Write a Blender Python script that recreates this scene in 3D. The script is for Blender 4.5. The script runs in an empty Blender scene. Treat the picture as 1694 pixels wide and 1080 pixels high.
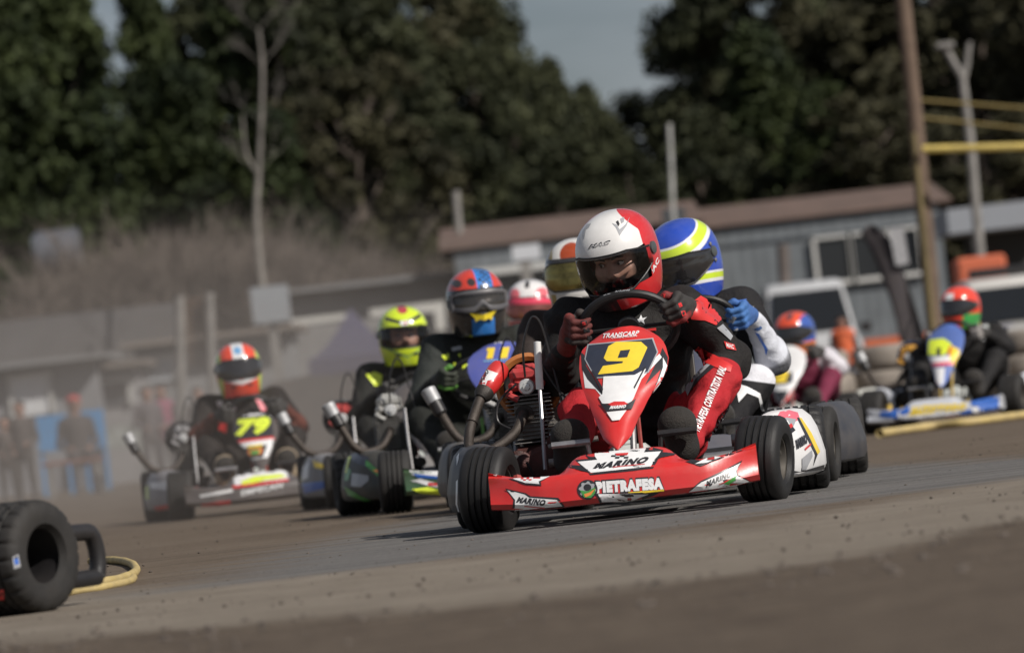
import bpy, bmesh, math, random
import numpy as np
from mathutils import Vector, Matrix
from mathutils.bvhtree import BVHTree
from mathutils.geometry import tessellate_polygon
R = math.radians
SC = bpy.context.scene
COL = SC.collection
# ------------------------------------------------------------ camera, sky, sun
TH, FPX, CH, HOR = R(6.5), 9411.0, 0.345, 150.0
PIT = math.atan(HOR / FPX)
CAMP = Vector((0, 0, CH))
FW = Vector((0, math.cos(PIT), math.sin(PIT))); RT0 = Vector((1, 0, 0)); UP0 = Vector((0, -math.sin(PIT), math.cos(PIT)))
cr = math.cos(TH) * RT0 - math.sin(TH) * UP0
cu = math.sin(TH) * RT0 + math.cos(TH) * UP0
cam = bpy.data.cameras.new('camera'); camo = bpy.data.objects.new('camera', cam); COL.objects.link(camo)
camo.matrix_world = Matrix(((cr.x, cu.x, -FW.x, 0), (cr.y, cu.y, -FW.y, 0), (cr.z, cu.z, -FW.z, CH), (0, 0, 0, 1)))
cam.lens = 200; cam.sensor_width = 36; cam.clip_start = 0.5; cam.clip_end = 3000
cam.dof.use_dof = True; cam.dof.focus_distance = 17.9; cam.dof.aperture_fstop = 5.0
SC.camera = camo
SUN_E, SUN_A = R(39), R(132)      # elevation, azimuth measured from +Y towards +X
wd = bpy.data.worlds.new('World'); SC.world = wd; wd.use_nodes = True
nt = wd.node_tree; bg = nt.nodes['Background']
sky = nt.nodes.new('ShaderNodeTexSky'); sky.sky_type = 'NISHITA'; sky.sun_disc = False
sky.sun_elevation = SUN_E; sky.sun_rotation = SUN_A; sky.air_density = 1.0; sky.dust_density = .8; sky.ozone_density = 3.0
hs = nt.nodes.new('ShaderNodeHueSaturation'); hs.inputs['Saturation'].default_value = 0.62
nt.links.new(sky.outputs[0], hs.inputs['Color']); tn = nt.nodes.new('ShaderNodeMix'); tn.data_type = 'RGBA'; tn.blend_type = 'MULTIPLY'; tn.inputs[0].default_value = 1; tn.inputs[7].default_value = (.92, .94, 1.0, 1); nt.links.new(hs.outputs[0], tn.inputs[6]); 
cn = nt.nodes.new('ShaderNodeTexNoise'); cn.inputs['Scale'].default_value = 5; cn.inputs['Detail'].default_value = 5; cm = nt.nodes.new('ShaderNodeMapping'); cm.inputs['Scale'].default_value = (1, 1, 4); ct = nt.nodes.new('ShaderNodeTexCoord')
nt.links.new(ct.outputs['Generated'], cm.inputs[0]); nt.links.new(cm.outputs[0], cn.inputs['Vector']); cr_n = nt.nodes.new('ShaderNodeMapRange'); cr_n.inputs[1].default_value = .42; cr_n.inputs[2].default_value = .72; cr_n.inputs[4].default_value = .7; nt.links.new(cn.outputs[0], cr_n.inputs[0])
cx = nt.nodes.new('ShaderNodeMix'); cx.data_type = 'RGBA'; nt.links.new(cr_n.outputs[0], cx.inputs[0]); nt.links.new(tn.outputs[2], cx.inputs[6]); cx.inputs[7].default_value = (11.5, 12.0, 13.2, 1); nt.links.new(cx.outputs[2], bg.inputs[0]); bg.inputs[1].default_value = 0.05
sl = bpy.data.lights.new('sun', 'SUN'); sl.energy = 5.0; sl.angle = R(0.5); sl.color = (1, .94, .87)
so = bpy.data.objects.new('sun', sl); COL.objects.link(so)
sd = Vector((math.sin(SUN_A) * math.cos(SUN_E), math.cos(SUN_A) * math.cos(SUN_E), math.sin(SUN_E)))
so.rotation_euler = sd.to_track_quat('Z', 'Y').to_euler(); so.location = (3, -3, 12)
SC.view_settings.view_transform = 'Standard'; SC.view_settings.look = 'None'
SC.view_settings.exposure = -0.15; SC.view_settings.gamma = 1
SC.cycles.use_denoising = True
SC.cycles.volume_step_rate = 2.0; SC.cycles.volume_max_steps = 48; SC.cycles.max_bounces = 6; SC.cycles.volume_bounces = 1
SC.cycles.transparent_max_bounces = 12

# ------------------------------------------------------------ helpers
def raydir(x, y):
    dx, dy = x - 847, y - 540
    u = dx * math.cos(TH) - dy * math.sin(TH); v = dx * math.sin(TH) + dy * math.cos(TH)
    return FW * FPX + RT0 * u - UP0 * v
def W(x, y, D):
    d = raydir(x, y); return CAMP + d * (D / d.y)
def G(x, y):
    d = raydir(x, y); return CAMP + d * (-CH / d.z)
def tag(o, label=None, cat=None, group=None, kind=None):
    if label: o['label'] = label
    if cat: o['category'] = cat
    if group: o['group'] = group
    if kind: o['kind'] = kind
    return o
def empty(name, loc=(0, 0, 0), rz=0.0, parent=None):
    o = bpy.data.objects.new(name, None); COL.objects.link(o); o.location = loc; o.rotation_euler = (0, 0, rz); o.empty_display_size = .1
    if parent: o.parent = parent
    return o
V = lambda *a: Vector(a)

_mc = {}
def mat(name, col, rough=.6, metal=0., var=.18, scale=30., bump=.0, bscale=200., coat=0., dust=0., fields=(), alpha=1., trans=0., spec=.5, dcol=(.20, .165, .13), fw=.0012, checks=None):
    """procedural principled material; fields = [(attribute, colour, roughness or None)] painted in order where attribute > 0"""
    key = (name, tuple(col), rough, metal, var, scale, bump, coat, dust, tuple(fields), alpha, trans)
    if key in _mc: return _mc[key]
    m = bpy.data.materials.new(name); m.use_nodes = True
    n = m.node_tree.nodes; L = m.node_tree.links; b = n['Principled BSDF']
    tc = n.new('ShaderNodeTexCoord')
    def noise(sc, det=4, rg=.6):
        q = n.new('ShaderNodeTexNoise'); q.inputs['Scale'].default_value = sc; q.inputs['Detail'].default_value = det; q.inputs['Roughness'].default_value = rg
        L.new(tc.outputs['Object'], q.inputs['Vector']); return q
    cur = None
    rgb = n.new('ShaderNodeRGB'); rgb.outputs[0].default_value = (*col, 1); cur = rgb.outputs[0]
    rv = n.new('ShaderNodeValue'); rv.outputs[0].default_value = rough; rcur = rv.outputs[0]
    for at, c, r_ in fields:
        a = n.new('ShaderNodeAttribute'); a.attribute_name = at
        mr = n.new('ShaderNodeMapRange'); mr.inputs[1].default_value = -fw; mr.inputs[2].default_value = fw
        L.new(a.outputs['Fac'], mr.inputs[0])
        mx = n.new('ShaderNodeMix'); mx.data_type = 'RGBA'; L.new(mr.outputs[0], mx.inputs[0]); L.new(cur, mx.inputs[6]); mx.inputs[7].default_value = (*c, 1); cur = mx.outputs[2]
        if r_ is not None:
            m2 = n.new('ShaderNodeMix'); L.new(mr.outputs[0], m2.inputs[0]); L.new(rcur, m2.inputs[2]); m2.inputs[3].default_value = r_; rcur = m2.outputs[0]
    if var:
        q = noise(scale); mr = n.new('ShaderNodeMapRange'); mr.inputs[1].default_value = .25; mr.inputs[2].default_value = .75
        mr.inputs[3].default_value = 1 - var; mr.inputs[4].default_value = 1 + var; L.new(q.outputs['Fac'], mr.inputs[0])
        hv = n.new('ShaderNodeHueSaturation'); L.new(mr.outputs[0], hv.inputs['Value']); L.new(cur, hv.inputs['Color']); cur = hv.outputs[0]
    if dust:
        q = noise(9, 6, .7); mr = n.new('ShaderNodeMapRange'); mr.inputs[1].default_value = .35; mr.inputs[2].default_value = .8
        mr.inputs[3].default_value = dust * .25; mr.inputs[4].default_value = min(1, dust * 1.6); L.new(q.outputs['Fac'], mr.inputs[0])
        mx = n.new('ShaderNodeMix'); mx.data_type = 'RGBA'; L.new(mr.outputs[0], mx.inputs[0]); L.new(cur, mx.inputs[6]); mx.inputs[7].default_value = (*dcol, 1); cur = mx.outputs[2]
        m2 = n.new('ShaderNodeMix'); L.new(mr.outputs[0], m2.inputs[0]); L.new(rcur, m2.inputs[2]); m2.inputs[3].default_value = .9; rcur = m2.outputs[0]
    L.new(cur, b.inputs['Base Color']); L.new(rcur, b.inputs['Roughness'])
    b.inputs['Metallic'].default_value = metal
    b.inputs['Coat Weight'].default_value = coat; b.inputs['Coat Roughness'].default_value = .08
    b.inputs['Specular IOR Level'].default_value = spec
    if trans: b.inputs['Transmission Weight'].default_value = trans; b.inputs['IOR'].default_value = 1.05
    if alpha < 1: b.inputs['Alpha'].default_value = alpha
    if bump:
        q = noise(bscale, 5, .65); bp = n.new('ShaderNodeBump'); bp.inputs['Strength'].default_value = min(1, bump); bp.inputs['Distance'].default_value = .01
        L.new(q.outputs['Fac'], bp.inputs['Height']); L.new(bp.outputs[0], b.inputs['Normal'])
    _mc[key] = m
    return m

class MB:
    def __init__(s): s.v = []; s.f = []; s.m = []; s.at = {}; s.base = None
    def add(s, vs, fs, mi=0):
        o = len(s.v); s.v.extend([tuple(p) for p in vs]); s.f.extend([tuple(i + o for i in f) for f in fs]); s.m.extend([mi] * len(fs)); return s
    def box(s, c, size, mi=0, rot=None, bev=.0):
        x, y, z = [q / 2 for q in size]; b = min(bev, x * .9, y * .9, z * .9); c = Vector(c)
        if b <= 0:
            vs = [(sx * x, sy * y, sz * z) for sx in (-1, 1) for sy in (-1, 1) for sz in (-1, 1)]
            fs = [(0, 1, 3, 2), (4, 6, 7, 5), (0, 4, 5, 1), (2, 3, 7, 6), (0, 2, 6, 4), (1, 5, 7, 3)]
        else:
            vs = []; 
            for sx in (-1, 1):
                for sy in (-1, 1):
                    for sz in (-1, 1):
                        vs += [(sx * x, sy * (y - b), sz * (z - b)), (sx * (x - b), sy * y, sz * (z - b)), (sx * (x - b), sy * (y - b), sz * z)]
            I = lambda sx, sy, sz, k: ((sx > 0) * 4 + (sy > 0) * 2 + (sz > 0)) * 3 + k
            fs = []
            for k, (a1, a2) in enumerate(((1, 2), (0, 2), (0, 1))):
                for sg in (-1, 1):
                    q = []
                    for (p, r) in ((-1, -1), (1, -1), (1, 1), (-1, 1)):
                        t = [0, 0, 0]; t[k] = sg; t[a1] = p; t[a2] = r; q.append(I(*t, k))
                    fs.append(tuple(q))
            for k, (a1, a2) in enumerate(((1, 2), (0, 2), (0, 1))):
                for p in (-1, 1):
                    for r in (-1, 1):
                        t1 = [0, 0, 0]; t1[a1] = p; t1[a2] = r; t2 = list(t1); t1[k] = -1; t2[k] = 1
                        fs.append((I(*t1, a1), I(*t2, a1), I(*t2, a2), I(*t1, a2)))
            for sx in (-1, 1):
                for sy in (-1, 1):
                    for sz in (-1, 1): fs.append((I(sx, sy, sz, 0), I(sx, sy, sz, 1), I(sx, sy, sz, 2)))
        M = rot if rot is not None else Matrix.Identity(3)
        return s.add([c + M @ Vector(p) for p in vs], fs, mi)
    def tube(s, pts, r, n=10, mi=0, cap=True, closed=False, sq=1.0):
        pts = [Vector(p) for p in pts]; k = len(pts); rs = r if isinstance(r, (list, tuple)) else [r] * k
        vs = []; fs = []; nrm = None
        for i, p in enumerate(pts):
            if closed: t = (pts[(i + 1) % k] - pts[i - 1])
            else: t = pts[min(i + 1, k - 1)] - pts[max(i - 1, 0)]
            t.normalize()
            if nrm is None:
                nrm = t.orthogonal().normalized()
            nrm = (nrm - t * nrm.dot(t)).normalized(); bn = t.cross(nrm)
            for j in range(n):
                a = 2 * math.pi * j / n
                vs.append(p + (nrm * math.cos(a) + bn * math.sin(a) * sq) * rs[i])
        for i in range(k if closed else k - 1):
            for j in range(n):
                a = i * n + j; b_ = i * n + (j + 1) % n; c = ((i + 1) % k) * n + (j + 1) % n; d = ((i + 1) % k) * n + j
                fs.append((a, b_, c, d))
        if cap and not closed: fs += [tuple(range(n))[::-1], tuple(range((k - 1) * n, k * n))]
        return s.add(vs, fs, mi)
    def lathe(s, prof, c, axis, n=32, mi=0, closed=True, dr=None, mis=None):
        """prof: list of (axial, radius)"""
        axis = Vector(axis).normalized(); e1 = axis.orthogonal().normalized(); e2 = axis.cross(e1); c = Vector(c)
        vs = []; fs = []; k = len(prof); ms = []
        for i, (h, r) in enumerate(prof):
            for j in range(n):
                a = 2 * math.pi * j / n; rr = r + (dr(i, j) if dr else 0)
                vs.append(c + axis * h + (e1 * math.cos(a) + e2 * math.sin(a)) * rr)
        for i in range(k - 1):
            for j in range(n):
                fs.append((i * n + j, i * n + (j + 1) % n, (i + 1) * n + (j + 1) % n, (i + 1) * n + j))
        return s.add(vs, fs, mi)
    def grid(s, P, mi=0, wrap=False):
        """P[i][j] rows of points"""
        a = len(P); b_ = len(P[0]); vs = [p for r_ in P for p in r_]; fs = []
        for i in range(a - 1):
            for j in range(b_ if wrap else b_ - 1):
                fs.append((i * b_ + j, i * b_ + (j + 1) % b_, (i + 1) * b_ + (j + 1) % b_, (i + 1) * b_ + j))
        return s.add(vs, fs, mi)
    def prism(s, poly, d, mi=0):
        """poly: 3-D loop, extruded by vector d"""
        k = len(poly); d = Vector(d); P = [Vector(p) for p in poly]
        tr = tessellate_polygon([P])
        vs = P + [p + d for p in P]
        fs = [tuple(t) for t in tr] + [tuple(i + k for i in t[::-1]) for t in tr] + [(i, (i + 1) % k, (i + 1) % k + k, i + k) for i in range(k)]
        return s.add(vs, fs, mi)
    def ell(s, c, r, mi=0, n=16, rot=None):
        P = []
        M = rot if rot is not None else Matrix.Identity(3)
        for i in range(n // 2 + 1):
            a = math.pi * i / (n // 2); P.append([Vector(c) + M @ Vector((r[0] * math.sin(a) * math.cos(2 * math.pi * j / n), r[1] * math.sin(a) * math.sin(2 * math.pi * j / n), r[2] * math.cos(a))) for j in range(n)])
        return s.grid(P, mi, wrap=True)
    def setbase(s):
        s.bvh = BVHTree.FromPolygons([Vector(p) for p in s.v], s.f); s.lay = 0; return s
    def decal(s, tm, mi, Minv, off=None, g=6.0, maxd=None):
        """lay flat artwork (verts2d in photo pixels, tris) on this surface; each vertex gets a real place on it"""
        bb = (min(p[0] for p in tm[0]), max(p[0] for p in tm[0]), min(p[1] for p in tm[0]), max(p[1] for p in tm[0]))
        s.bbs = getattr(s, 'bbs', []); lay = 1 + max([l for b_, l in s.bbs if b_[0] < bb[1] and b_[1] > bb[0] and b_[2] < bb[3] and b_[3] > bb[2]] or [0]); s.bbs.append((bb, lay))
        off = off if off else getattr(s, 'off0', .0006) + .0005 * lay; g = getattr(s, 'g0', g)
        vs, fs = subdiv2(tm[0], tm[1], g)
        o = Minv @ CAMP; N = []; ok = []; s.dd = None
        for (x, y) in vs:
            d = (Minv.to_3x3() @ raydir(x, y)).normalized()
            h = s.bvh.ray_cast(o, d)
            if h[0] is None and hasattr(s, 'g0') and s.dd:
                h = s.bvh.find_nearest(o + d * s.dd, .035)
            if h[0] is None: N.append(None); continue
            s.dd = (h[0] - o).length
            nn = h[1] if h[1].dot(d) < 0 else -h[1]
            N.append(h[0] + nn * off)
        idx = {}; out = []; ff = []
        for f in fs:
            if any(N[i] is None for i in f): continue
            if maxd:
                if max((N[f[i]] - N[f[i - 1]]).length for i in range(len(f))) > maxd: continue
            q = []
            for i in f:
                if i not in idx: idx[i] = len(out); out.append(N[i])
                q.append(idx[i])
            ff.append(tuple(q))
        s.add(out, ff, mi); return s
    def build(s, name, mats, parent=None, smooth=35, loc=None, attrs=None):
        me = bpy.data.meshes.new(name); me.from_pydata([tuple(p) for p in s.v], [], s.f)
        mats = mats if isinstance(mats, (list, tuple)) else [mats]
        for m in mats: me.materials.append(m)
        me.polygons.foreach_set('material_index', s.m)
        if smooth:
            me.polygons.foreach_set('use_smooth', [True] * len(s.f)); me.update()
            if smooth < 180: me.set_sharp_from_angle(angle=R(smooth))
        for k, a in (attrs or {}).items():
            a = np.asarray(a, dtype=np.float32); full = np.full(len(s.v), -1., dtype=np.float32); full[:len(a)] = a
            at = me.attributes.new(k, 'FLOAT', 'POINT'); at.data.foreach_set('value', full)
        me.update()
        o = bpy.data.objects.new(name, me); COL.objects.link(o)
        if parent: o.parent = parent
        if loc is not None: o.location = loc
        return o
def fixn(me):
    b = bmesh.new(); b.from_mesh(me); bmesh.ops.recalc_face_normals(b, faces=b.faces); b.to_mesh(me); b.free()

def subdiv2(vs, fs, g):
    b = bmesh.new(); vv = [b.verts.new((x, y, 0)) for x, y in vs]
    for f in fs:
        try: b.faces.new([vv[i] for i in f])
        except ValueError: pass
    xs = [p[0] for p in vs]; ys = [p[1] for p in vs]
    for ax, lo, hi in ((0, min(xs), max(xs)), (1, min(ys), max(ys))):
        k = math.ceil(lo / g)
        while k * g < hi:
            co = [0, 0, 0]; no = [0, 0, 0]; co[ax] = k * g; no[ax] = 1
            bmesh.ops.bisect_plane(b, geom=b.verts[:] + b.edges[:] + b.faces[:], plane_co=co, plane_no=no); k += 1
    b.verts.index_update(); out = ([(v.co.x, v.co.y) for v in b.verts], [tuple(v.index for v in f.verts) for f in b.faces]); b.free(); return out
def poly(*loops, z=None):
    """loops in zoom coordinates; z=(ox,oy,factor) turns zoomed-crop coordinates into photo pixels"""
    ls = []
    for l in loops:
        if z: l = [(z[0] + x / z[2], z[1] + y / z[2]) for x, y in l]
        ls.append([Vector((x, y, 0)) for x, y in l])
    tr = tessellate_polygon(ls); vs = [(p.x, p.y) for l in ls for p in l]
    return vs, [tuple(t) for t in tr]
_tc = {}
def text2(body, shear=0., bold=.0):
    k = (body, shear, bold)
    if k in _tc: return _tc[k]
    cu_ = bpy.data.curves.new('t', 'FONT'); cu_.body = body; cu_.size = 1; cu_.shear = shear; cu_.offset = bold; cu_.resolution_u = 3; cu_.space_character = 1.0 + bold * 2.2
    o = bpy.data.objects.new('t', cu_); COL.objects.link(o); bpy.context.view_layer.update()
    me = o.evaluated_get(bpy.context.evaluated_depsgraph_get()).to_mesh()
    vs = [(v.co.x, v.co.y) for v in me.vertices]; fs = [tuple(p.vertices) for p in me.polygons]
    x0 = min(v[0] for v in vs); x1 = max(v[0] for v in vs); y0 = min(v[1] for v in vs); y1 = max(v[1] for v in vs)
    vs = [((x - x0) / (x1 - x0), (y - y0) / (y1 - y0)) for x, y in vs]
    o.evaluated_get(bpy.context.evaluated_depsgraph_get()).to_mesh_clear(); bpy.data.objects.remove(o); bpy.data.curves.remove(cu_)
    _tc[k] = (vs, fs); return _tc[k]
def text(body, bl, br, tl, shear=0., bold=.02, z=None):
    """text stretched on the parallelogram bottom-left, bottom-right, top-left (photo or zoom pixels)"""
    vs, fs = text2(body, shear, bold)
    if z: bl, br, tl = [(z[0] + p[0] / z[2], z[1] + p[1] / z[2]) for p in (bl, br, tl)]
    return [(bl[0] + (br[0] - bl[0]) * x + (tl[0] - bl[0]) * y, bl[1] + (br[1] - bl[1]) * x + (tl[1] - bl[1]) * y) for x, y in vs], fs
def boxpoly(x0, y0, x1, y1): return poly([(x0, y0), (x1, y0), (x1, y1), (x0, y1)])
def disc(cx, cy, rx, ry=None, n=20): ry = ry or rx; return poly([(cx + rx * math.cos(2 * math.pi * i / n), cy + ry * math.sin(2 * math.pi * i / n)) for i in range(n)])

def spline(pts, n=8):
    pts = [Vector(p) for p in pts]; out = []
    for i in range(len(pts) - 1):
        p0 = pts[max(i - 1, 0)]; p1 = pts[i]; p2 = pts[i + 1]; p3 = pts[min(i + 2, len(pts) - 1)]
        for k in range(n):
            t = k / n; out.append(.5 * ((2 * p1) + (p2 - p0) * t + (2 * p0 - 5 * p1 + 4 * p2 - p3) * t * t + (-p0 + 3 * p1 - 3 * p2 + p3) * t ** 3))
    out.append(pts[-1]); return out

# ------------------------------------------------------------ signed-distance surfaces (bodies)
def surf_nets(vol, org, h):
    s = vol < 0; nx, ny, nz = vol.shape
    cnt = np.zeros((nx - 1, ny - 1, nz - 1), np.int8)
    for a in (0, 1):
        for b in (0, 1):
            for c in (0, 1): cnt += s[a:nx - 1 + a, b:ny - 1 + b, c:nz - 1 + c]
    act = (cnt > 0) & (cnt < 8); ids = -np.ones(act.shape, np.int64); ijk = np.argwhere(act); ids[act] = np.arange(len(ijk))
    acc = np.zeros((len(ijk), 3)); num = np.zeros(len(ijk))
    C = [(a, b, c) for a in (0, 1) for b in (0, 1) for c in (0, 1)]
    for c0 in C:
        for ax in range(3):
            if c0[ax]: continue
            c1 = list(c0); c1[ax] = 1
            v0 = vol[ijk[:, 0] + c0[0], ijk[:, 1] + c0[1], ijk[:, 2] + c0[2]]; v1 = vol[ijk[:, 0] + c1[0], ijk[:, 1] + c1[1], ijk[:, 2] + c1[2]]
            mk = (v0 < 0) != (v1 < 0); t = np.where(mk, v0 / np.where(mk, v0 - v1, 1), 0)
            p = np.array(c0, float)[None] + 0 * acc; p[:, ax] += t; acc += p * mk[:, None]; num += mk
    P = (ijk + acc / num[:, None]) * h + np.array(org)
    F = []
    for ax in range(3):
        sl0 = [slice(None)] * 3; sl1 = [slice(None)] * 3; sl0[ax] = slice(0, -1); sl1[ax] = slice(1, None)
        ch = s[tuple(sl0)] != s[tuple(sl1)]; e = np.argwhere(ch); o1, o2 = [(1, 2), (2, 0), (0, 1)][ax]
        e = e[(e[:, o1] > 0) & (e[:, o2] > 0) & (e[:, o1] < vol.shape[o1] - 1) & (e[:, o2] < vol.shape[o2] - 1)]
        ins = s[e[:, 0], e[:, 1], e[:, 2]]; q = []
        for d1, d2 in ((0, 0), (-1, 0), (-1, -1), (0, -1)):
            c = e.copy(); c[:, o1] += d1; c[:, o2] += d2; q.append(ids[c[:, 0], c[:, 1], c[:, 2]])
        q = np.stack(q, 1); q[~ins] = q[~ins][:, ::-1]; F.append(q[:, ::-1])
    return P, np.concatenate(F)
def capd(P, a, b, ra, rb):
    a = np.array(a); b = np.array(b); ab = b - a; t = np.clip(((P - a) @ ab) / max(ab @ ab, 1e-9), 0, 1)
    return np.linalg.norm(P - (a + t[..., None] * ab), axis=-1) - (ra + (rb - ra) * t)
def sdf_mesh(prims, h, k=.03, wr=0., wf=45., cut=None):
    """prims: (a, b, ra, rb, group[, k])"""
    lo = np.min([np.minimum(p[0], p[1]) - max(p[2], p[3]) for p in prims], 0) - 2.5 * h; hi = np.max([np.maximum(p[0], p[1]) + max(p[2], p[3]) for p in prims], 0) + 2.5 * h
    n = np.ceil((hi - lo) / h).astype(int) + 1; vol = np.full(n, .1); ax = [lo[i] + h * np.arange(n[i]) for i in range(3)]
    for p in prims:
        kk = p[5] if len(p) > 5 else k
        m = max(p[2], p[3]) + .06 + kk
        i0 = np.maximum(((np.minimum(p[0], p[1]) - m - lo) / h).astype(int), 0); i1 = np.minimum(((np.maximum(p[0], p[1]) + m - lo) / h).astype(int) + 2, n)
        g = np.stack(np.meshgrid(*[ax[i][i0[i]:i1[i]] for i in range(3)], indexing='ij'), -1)
        d = capd(g, p[0], p[1], p[2], p[3]); sub = vol[i0[0]:i1[0], i0[1]:i1[1], i0[2]:i1[2]]
        if kk > 0:
            hh = np.clip(.5 + .5 * (sub - d) / kk, 0, 1); r = sub + (d - sub) * hh - kk * hh * (1 - hh)
        else: r = np.minimum(sub, d)
        vol[i0[0]:i1[0], i0[1]:i1[1], i0[2]:i1[2]] = r
    if wr:
        g = np.stack(np.meshgrid(*ax, indexing='ij'), -1)
        w1 = g @ np.array([.8, .5, 1.3]); w2 = g @ np.array([-1.1, .7, .6]); w3 = g @ np.array([.3, -1.2, .9])
        vol = vol + wr * (np.sin(w1 * wf + 2.1 * np.sin(w2 * wf * .45)) * .6 + np.sin(w3 * wf * 1.7 + 1.7 * np.sin(w1 * wf * .6)) * .4)
    P, F = surf_nets(vol, lo, h)
    return P, F
def gdist(P, prims, groups):
    d = np.full(len(P), 9.)
    for p in prims:
        if p[4] in groups: d = np.minimum(d, capd(P, p[0], p[1], p[2], p[3]))
    return d
# ------------------------------------------------------------ shared materials
RUB = mat('tyre_rubber', (.012, .012, .012), .7, var=.35, scale=25, bump=.25, bscale=350, dust=.12, dcol=(.10, .08, .06))
RUBF = mat('tyre_rubber_clean', (.009, .009, .0095), .55, var=.35, scale=18, bump=.2, bscale=350, dust=.05, dcol=(.10, .08, .06))
BLK = mat('black_plastic', (.012, .012, .014), .42, var=.2, bump=.1, dust=.06)
STEEL = mat('dull_steel', (.42, .42, .43), .38, .9, var=.2, dust=.25)
DARKST = mat('oily_dark_metal', (.04, .037, .035), .5, .6, var=.5, scale=40, bump=.3, dust=.15)
ALU = mat('cast_aluminium', (.30, .295, .285), .42, .75, var=.2, scale=60, bump=.2, dust=.3)
PIPE = mat('burnt_exhaust_steel', (.038, .031, .028), .5, .5, var=.6, scale=22, bump=.3, dust=.2)
WPL = mat('white_plastic', (.8, .8, .78), .35, var=.06, coat=.3, dust=.06)
FRM = mat('painted_chassis_tube', (.45, .05, .04), .4, .2, dust=.4)
SEATM = mat('black_fibreglass_seat', (.03, .03, .032), .35, coat=.4, dust=.3)
RIMM = mat('alloy_rim', (.10, .095, .085), .5, .6, dust=.3)
BRASS = mat('brass_bolt', (.75, .50, .16), .3, .9, var=.2)
def paint(name, c, dust=.1, rough=.28, coat=.6): return mat(name, c, rough, 0, var=.07, scale=12, coat=coat, dust=dust, bump=.03, bscale=60)
def ink(name, c, dust=.06): return mat(name, c, .35, 0, var=.08, scale=25, coat=.3, dust=dust)
WHT = ink('white_sticker', (.8, .8, .8)); BK = ink('black_sticker', (.018, .019, .024)); YEL = ink('yellow_sticker', (.85, .62, .04)); REDS = ink('red_sticker', (.62, .03, .03))
GRN = ink('green_sticker', (.06, .3, .06)); ORG = ink('orange_sticker', (.8, .25, .05)); BLU = ink('blue_sticker', (.03, .13, .5)); NEO = ink('neon_yellow_sticker', (.72, .85, .05)); GRY = ink('grey_sticker', (.35, .36, .38)); NAVY = ink('navy_sticker', (.02, .028, .05)); PNK = ink('pink_sticker', (.8, .15, .2)); SKYB = ink('light_blue_sticker', (.25, .5, .7))
INK = {'w': WHT, 'k': BK, 'y': YEL, 'r': REDS, 'g': GRN, 'o': ORG, 'b': BLU, 'n': NEO, 'e': GRY, 'v': NAVY, 'p': PNK, 's': SKYB}

# ------------------------------------------------------------ wheels
def tyre_front(r=.133, w=.14, n=72):
    m = MB(); h = w / 2
    prof = [(-h * .80, r * .50), (-h * .97, r * .58), (-h, r * .72), (-h * .97, r * .86), (-h * .86, r * .955), (-h * .72, r * .988)]
    for i, g in enumerate((-.44, -.15, .15, .44)):
        prof += [(h * (g - .06), r * (1.0 - .01 * abs(g))), (h * (g - .045), r * .945), (h * (g + .045), r * .945), (h * (g + .06), r * (1.0 - .01 * abs(g)))]
    prof += [(h * .72, r * .988), (h * .86, r * .955), (h * .97, r * .86), (h, r * .72), (h * .97, r * .58), (h * .80, r * .50)]
    m.lathe(prof, (0, 0, 0), (1, 0, 0), n); return m
def tyre_rear(r=.14, w=.20, n=120):
    m = MB(); h = w / 2
    prof = [(-h * .80, r * .48), (-h * .97, r * .56), (-h, r * .70), (-h * .98, r * .84), (-h * .90, r * .945), (-h * .78, r * .985)]
    for i, g in enumerate((-.52, -.26, 0, .26, .52)):
        prof += [(h * (g - .05), r), (h * (g - .03), r * .955), (h * (g + .03), r * .955), (h * (g + .05), r)]
    prof += [(h * .78, r * .985), (h * .90, r * .945), (h * .98, r * .84), (h, r * .70), (h * .97, r * .56), (h * .80, r * .48)]
    def dr(i, j): return -.0055 if (j % 6 == (0 if (i // 4) % 2 else 3)) and 4 <= i <= len(prof) - 5 else 0
    m.lathe(prof, (0, 0, 0), (1, 0, 0), n, dr=dr); return m
def rim_mb(r, w, out=1):
    m = MB(); h = w / 2
    m.lathe([(-h * .8, r * .50), (-h * .78, r * .53), (-h * .74, r * .47), (-h * .3, r * .40), (h * .3, r * .40), (h * .74, r * .47), (h * .78, r * .53), (h * .8, r * .50)], (0, 0, 0), (1, 0, 0), 36)
    m.lathe([(out * h * .1, r * .41), (out * h * .16, r * .2), (out * h * .5, r * .17), (out * h * .52, .0001)], (0, 0, 0), (1, 0, 0), 24)
    for k in range(3):
        a = 2.1 * k + .4; m.lathe([(out * h * .1, .008), (out * h * .62, .008), (out * h * .62, .0001)], (0, math.cos(a) * r * .3, math.sin(a) * r * .3), (1, 0, 0), 8)
    return m
_wm = {}
def wheel(parent, loc, r, w, kind, rub, steer=0, camber=0, out=1, name=None):
    e = empty(name or ('front_wheel' if kind == 'f' else 'rear_wheel'), loc, 0, parent)
    e.rotation_euler = (0, camber, steer)
    k = (kind, round(r, 3), round(w, 3), rub.name, out)
    if k not in _wm:
        t = (tyre_front if kind == 'f' else tyre_rear)(r, w).build('tyre', rub, e, 40); q = rim_mb(r, w, out).build('rim', RIMM, e, 40); _wm[k] = (t.data, q.data)
    else:
        for d, n_ in zip(_wm[k], ('tyre', 'rim')):
            o = bpy.data.objects.new(n_, d); COL.objects.link(o); o.parent = e
    return e

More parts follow.
